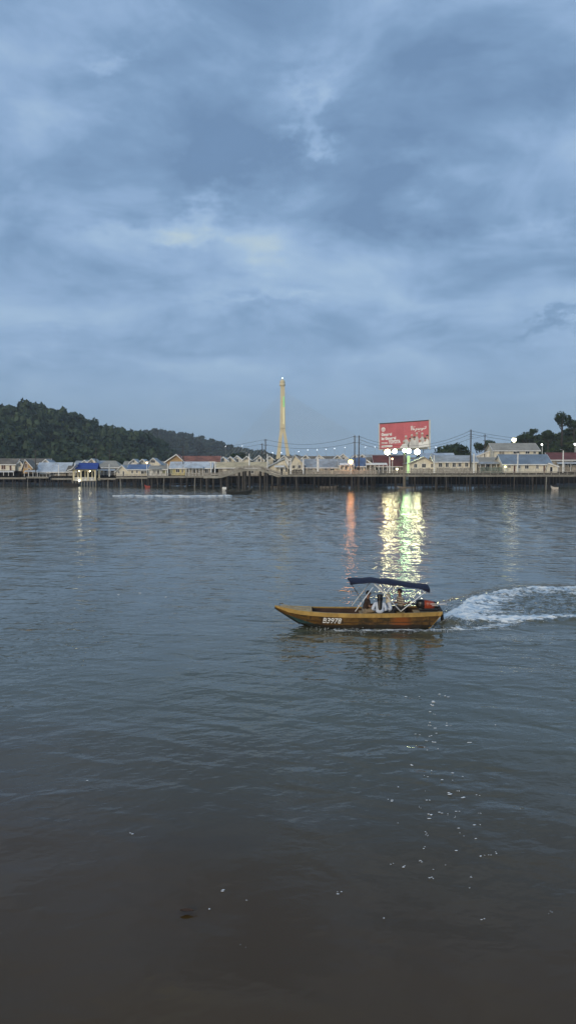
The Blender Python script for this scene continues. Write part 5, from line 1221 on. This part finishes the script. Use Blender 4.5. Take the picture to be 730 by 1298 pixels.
def person(pel, yaw, label, top_m, pants_m, hair, hands, sleeve='short', lean=.06, head_turn=0.0, knees_z=None, scale=1.0, scarf=None, foot_z=.14, bulk=1.0):
    """seated figure: pel = pelvis position, yaw = facing (0 = +X), hands = targets for left / right hand in the world"""
    pel = Vector(pel); f = Vector((math.cos(yaw), math.sin(yaw), 0)); l = Vector((-math.sin(yaw), math.cos(yaw), 0)); u = Vector((0, 0, 1)); s = scale
    t = thing('person', pel, label, 'person', 'people aboard the speedboat')
    def P(a, b_, c_): return pel + (f * a + l * b_ + u * c_) * s
    sp1 = P(lean * .3, 0, .17); ch = P(lean * .8, 0, .36); nk = P(lean * 1.1, 0, .50)
    hf = Vector((math.cos(yaw + head_turn), math.sin(yaw + head_turn), 0))
    h0 = nk + u * .075 * s + hf * .012; h1 = h0 + u * .085 * s + hf * .02; h2 = h1 + u * .075 * s - hf * .008
    V = [pel, sp1, ch, nk, h0, h1, h2]; E = [(0, 1), (1, 2), (2, 3), (3, 4), (4, 5), (5, 6)]; Rd = [(.145 * s, .11 * s), (.13 * s, .10 * s), (.15 * s, .105 * s), .052 * s, .068 * s, .088 * s, .070 * s]
    arms = []
    for sd_, tg in ((1, hands[0]), (-1, hands[1])):
        sh = P(lean * .95, sd_ * .175, .43); tg = Vector(tg); d = tg - sh; L1, L2 = .28 * s, .25 * s; D = min(d.length, (L1 + L2) * .985); dn_ = d.normalized()
        tg = sh + dn_ * D; aa = (L1 * L1 - L2 * L2 + D * D) / (2 * D); hh_ = math.sqrt(max(0, L1 * L1 - aa * aa)); side_ = (-u * .9 + l * sd_ * .5 - f * .3); side_ = (side_ - dn_ * side_.dot(dn_)).normalized()
        el = sh + dn_ * aa + side_ * hh_; i0 = len(V); V += [sh, el, tg, tg + dn_ * .06 * s]; E += [(2, i0), (i0, i0 + 1), (i0 + 1, i0 + 2), (i0 + 2, i0 + 3)]; Rd += [.062 * s, .045 * s, .030 * s, .036 * s]
        arms.append((sh, el, tg, (tg - el).normalized(), sd_))
    legs = []
    for sd_ in (1, -1):
        hp = P(.03, sd_ * .09, -.01); kn = P(.42, sd_ * .13, .02 if knees_z is None else knees_z); an = Vector((kn.x + f.x * .04, kn.y + f.y * .04, max(foot_z + .06, kn.z - .43 * s))); to = an + f * .15 * s - u * .03
        i0 = len(V); V += [hp, kn, an, to]; E += [(0, i0), (i0, i0 + 1), (i0 + 1, i0 + 2), (i0 + 2, i0 + 3)]; Rd += [.085 * s, .062 * s, .040 * s, .035 * s]; legs.append((hp, kn, an))
    vs, fs = skin_mesh(V, E, Rd); m = MB().add(vs, fs)
    for (sh, el, tg, fd, sd_) in arms:        # five separate fingers, slightly curled
        pal = tg + fd * .085 * s; sl2 = fd.cross(u).normalized() * sd_; dn2 = sl2.cross(fd).normalized(); dn2 = dn2 if dn2.z < 0 else -dn2
        for q, (o2, ln) in enumerate(((-.026, .062), (-.009, .075), (.009, .070), (.025, .055))):
            b0 = pal + sl2 * o2 * s - fd * .015 * s; m.tube([b0, b0 + fd * ln * .5 * s + dn2 * .006 * s, b0 + fd * ln * .85 * s + dn2 * .03 * s], [.0095 * s, .009 * s, .007 * s], 6)
        b0 = tg + fd * .04 * s - sl2 * .025 * s; m.tube([b0, b0 + fd * .03 * s - sl2 * .03 * s, b0 + fd * .06 * s - sl2 * .034 * s + dn2 * .01 * s], [.012 * s, .010 * s, .008 * s], 6)
    # nose, brow, ears
    hs = hf.cross(u).normalized(); fc = h1 - u * .005 * s
    m.tube([fc + hf * .080 * s + u * .015 * s, fc + hf * .104 * s - u * .018 * s, fc + hf * .085 * s - u * .026 * s], [.009 * s, .015 * s, .010 * s], 6)
    for k2 in (-1, 1): m.sphere(h1 + hs * k2 * .088 * s, .019 * s, 8, 6, (.6, .6, 1.1))
    body = m.build('body', SKIN, t, True)
    for k2 in (-1, 1): MB().sphere(h1 + hf * .084 * s + hs * k2 * .032 * s + u * .012 * s, .010 * s, 6, 4).build('eye', mat('eye_dark', (0.02, 0.015, 0.012), .3, .1), body)
    MB().bar(h1 + hf * .088 * s - hs * .022 * s - u * .048 * s, h1 + hf * .088 * s + hs * .022 * s - u * .048 * s, .012, .010).build('mouth', mat('lips', (0.20, 0.075, 0.06), .5, .1), body)
    # shirt over torso and upper arms
    SV = [pel + u * .0, sp1, ch, ch + (nk - ch) * .72]; SE = [(0, 1), (1, 2), (2, 3)]; SR = [(.165 * s * bulk, .13 * s * bulk), (.15 * s * bulk, .12 * s * bulk), (.168 * s * bulk, .125 * s), .085 * s]
    for (sh, el, tg, fd, sd_) in arms:
        i0 = len(SV); fin = el.lerp(sh, .15) if sleeve == 'short' else el; SV += [sh, fin]; SE += [(2, i0), (i0, i0 + 1)]; SR += [.082 * s, .070 * s]
        if sleeve == 'long': SV += [tg - fd * .02]; SE += [(i0 + 1, i0 + 2)]; SR += [.052 * s]
    vs, fs = skin_mesh(SV, SE, SR); MB().add(vs, fs).build('shirt', top_m, t, True)
    PV = [pel + u * .01]; PE = []; PR = [(.16 * s, .125 * s)]
    for (hp, kn, an) in legs:
        i0 = len(PV); PV += [hp, kn, an + u * .05]; PE += [(0, i0), (i0, i0 + 1), (i0 + 1, i0 + 2)]; PR += [.10 * s, .078 * s, .060 * s]
    vs, fs = skin_mesh(PV, PE, PR); MB().add(vs, fs).build('trousers', pants_m, t, True)
    hc = h1 + u * .028 * s - hf * .016 * s
    if hair == 'short':
        m = MB(); m.sphere(hc, .105 * s, 14, 10, (1, 1, .98)); m.v = [(a, b_, c_) if (Vector((a, b_, c_)) - h1).dot(hf) < .045 * s or c_ > h1.z + .065 * s else tuple(h1 + (Vector((a, b_, c_)) - h1) * .70) for a, b_, c_ in m.v]
        m.v = [(a, b_, max(c_, h1.z - .045 * s)) for a, b_, c_ in m.v]; m.build('hair', HAIRM, t, True)
    elif hair == 'long':
        V2 = [h2 + u * .028 - hf * .012, h2 - u * .005 - hf * .014, h1 - hf * .03, h0 - hf * .055, ch - hf * .11 + u * .02, sp1 - hf * .135 + u * .05, sp1 - hf * .135]; vs, fs = skin_mesh(V2, [(i, i + 1) for i in range(6)], [.038 * s, .088 * s, .112 * s, .098 * s, (.098 * s, .05 * s), (.075 * s, .035 * s), .03 * s], 2); MB().add(vs, fs).build('hair', HAIRM, t, True)
    elif hair == 'scarf':
        V2 = [h2 + u * .028 - hf * .012, h2 - u * .005 - hf * .014, h1 - hf * .028, h0 - hf * .02 - u * .02, nk - u * .03, ch + u * .02]; vs, fs = skin_mesh(V2, [(i, i + 1) for i in range(5)], [.038 * s, .088 * s, .104 * s, .090 * s, .115 * s, (.19 * s, .14 * s)], 2); MB().add(vs, fs).build('headscarf', scarf, t, True)
    return t
BRSH = mat('dark_brown_shirt', (0.055, 0.032, 0.022), 0.85, 0.2, 8.0); DKTR = mat('dark_trousers', (0.03, 0.03, 0.035), 0.85, 0.2, 8.0); WHSH = mat('pale_blue_white_blouse', (0.60, 0.66, 0.76), 0.8, 0.1, 8.0); CRSC = mat('cream_scarf', (0.66, 0.60, 0.46), 0.8, 0.12, 8.0); BEIGE = mat('beige_trousers', (0.32, 0.25, 0.17), 0.85, 0.15, 8.0)
stp = bpy.data.materials.new('striped_shirt'); stp.use_nodes = True; n = NT(stp.node_tree); b = n.n['Principled BSDF']; tc = n.new('ShaderNodeTexCoord').outputs['Object']; ox, oy, oz = n.sep(tc)
wv = n.math('SINE', n.math('MULTIPLY', oz, 62.0)); c = n.mix(n.smooth(wv, .25, .55), n.mix(n.noise(tc, 9.0), (0.36, 0.31, 0.25), (0.48, 0.43, 0.36)), (0.075, 0.06, 0.055)); n.l.new(c, b.inputs['Base Color']); b.inputs['Roughness'].default_value = .85
person((3.27, 32.55, .62), 0.10, 'person in a dark brown shirt facing the stern, seated at the front', BRSH, BEIGE, 'short', ((3.64, 32.66, .88), (3.66, 32.30, .90)), 'short', .10, -.1, scale=1.08, bulk=1.2)
person((3.84, 32.15, .54), math.radians(82), 'person with long black hair in a pale blouse, back turned to us', WHSH, DKTR, 'long', ((3.70, 32.36, .66), (3.98, 32.36, .66)), 'long', .05, .1, scale=1.06, bulk=1.25)
person((4.28, 32.50, .53), math.radians(190), 'person in white with a cream headscarf beside the long-haired passenger', WHSH, DKTR, 'scarf', ((4.10, 32.32, .76), (4.05, 32.66, .72)), 'long', .04, .9, scale=1.02, scarf=CRSC, bulk=1.15)
person((4.80, 32.62, .70), math.radians(200), 'person in a striped shirt steering with one hand on the tiller', stp, DKTR, 'short', ((5.10, 32.40, .98), (4.50, 32.80, .88)), 'short', .05, .35, scale=1.08, bulk=1.15)

# ------------------------------------------------------------------ modelled glints and flotsam on the near water
m = MB(); rr = random.Random(11)
spots = [(610 + rr.uniform(-18, 22), 1080 + (i - 2) * -3) for i in range(0)]
for i in range(70):
    py = rr.choice([rr.uniform(880, 1010), rr.uniform(900, 1060), rr.uniform(1000, 1115)]); px = rr.gauss(552, 24) if rr.random() < .85 else rr.uniform(500, 630); spots.append((px, py))
for k2 in range(5): spots.append((606 + k2 * 5.0, 1088 - k2 * 1.6 + rr.uniform(-.7, .7)))
spots += [(168, 1057), (111, 989), (284, 1129.5), (313, 1140), (265, 1152), (308, 1200), (431, 1133), (486, 1166), (612, 1167), (595, 1128), (697, 1157), (150, 754), (178, 752), (210, 757)]
for (px, py) in spots:
    q = on_water(px, py); s_ = rr.uniform(.004, .012) * (q.y / 16); n_ = rr.choice([1, 1, 2, 3])
    for j in range(n_):
        m.sphere((q.x + rr.uniform(-.04, .04), q.y + rr.uniform(-.05, .05), .012), s_, 6, 4, (rr.uniform(1.2, 4.5), rr.uniform(.8, 1.6), .6))  # white beads added to imitate lamp glints on the ripples
tag(m.build('glint_flecks', mat('glint_fleck', (0.85, 0.87, 0.88), .6, .04), smooth=True), 'scattered tiny white beads modelled as glints on the near water', 'foam', kind='stuff')
q = on_water(237, 1157); lf = thing('floating_leaf', q, 'curled brown leaf floating in the dark water at lower left', 'leaf')
m = MB(); pts = []
for i in range(9):
    u = i / 8; wv = .055 * math.sin(math.pi * u) ** .8; z = .02 + .02 * abs(u - .5); cxx = q.x - .10 + .20 * u
    pts.append([(cxx, q.y - wv, z + .012), (cxx, q.y, z), (cxx, q.y + wv, z + .014)])
for a, b in zip(pts[:-1], pts[1:]): m.add(a + b, [(0, 1, 4, 3), (1, 2, 5, 4)])
m.build('blade', mat('dead_leaf', (0.06, 0.03, 0.015), .8, .25, 20.0), lf); MB().tube([(q.x + .09, q.y, .03), (q.x + .15, q.y + .02, .035)], .004, 5).build('stalk', TIMBER, lf)

# ------------------------------------------------------------------ spray thrown up along the wake
m = MB(); rr = random.Random(23)
def drop(x, y_, z, r):
    m.add([(x + r, y_, z), (x - r, y_, z), (x, y_ + r, z), (x, y_ - r, z), (x, y_, z + r), (x, y_, z - r)], [(0, 2, 4), (2, 1, 4), (1, 3, 4), (3, 0, 4), (2, 0, 5), (1, 2, 5), (3, 1, 5), (0, 3, 5)])
def along(line, u):
    k3 = min(len(line) - 2, int(u * (len(line) - 1))); v = u * (len(line) - 1) - k3
    return line[k3][0] * (1 - v) + line[k3 + 1][0] * v, line[k3][1] * (1 - v) + line[k3 + 1][1] * v
for line, num, hmax, spread in ((far_line, 1700, .34, .55), (near_line, 700, .20, .28), (skirt_line, 260, .06, .20)):
    for i in range(num):
        u = rr.random() ** 1.3 * .93; x, y_ = along(line, u); cl = math.sin(u * 47) * .5 + math.sin(u * 131 + 2) * .5
        if cl < rr.uniform(-1.1, .6): continue
        drop(x + rr.gauss(0, .25), y_ + rr.gauss(-.1, spread), abs(rr.gauss(.03, hmax * .5)) * (1.1 - u), rr.uniform(.005, .017))
for i in range(500):       # propeller spray behind the transom
    u = abs(rr.gauss(0, .6)); drop(6.6 + u, 32.6 + rr.gauss(0, .2 + u * .25), abs(rr.gauss(0, .28)) * math.exp(-u * .7), rr.uniform(.005, .017))
tag(m.build('wake_spray', mat('spray', (0.88, 0.90, 0.90), .5, .03)), 'white spray flung up along the wake of the speedboat', 'spray', kind='stuff')

# ------------------------------------------------------------------ evening haze
m = MB(); m.box(-2700, 2700, -320, 2760, -2.5, 185)
hz = bpy.data.materials.new('haze'); hz.use_nodes = True; n = NT(hz.node_tree); n.n.clear(); o = n.new('ShaderNodeOutputMaterial'); pvn = n.new('ShaderNodeVolumePrincipled')
pvn.inputs['Color'].default_value = (0.80, 0.88, 0.97, 1); pvn.inputs['Density'].default_value = 0.00014; pvn.inputs['Anisotropy'].default_value = 0.0
n.l.new(pvn.outputs[0], o.inputs['Volume'])
tag(m.build('haze', hz), 'thin evening haze over the river and hills', 'haze', kind='stuff')
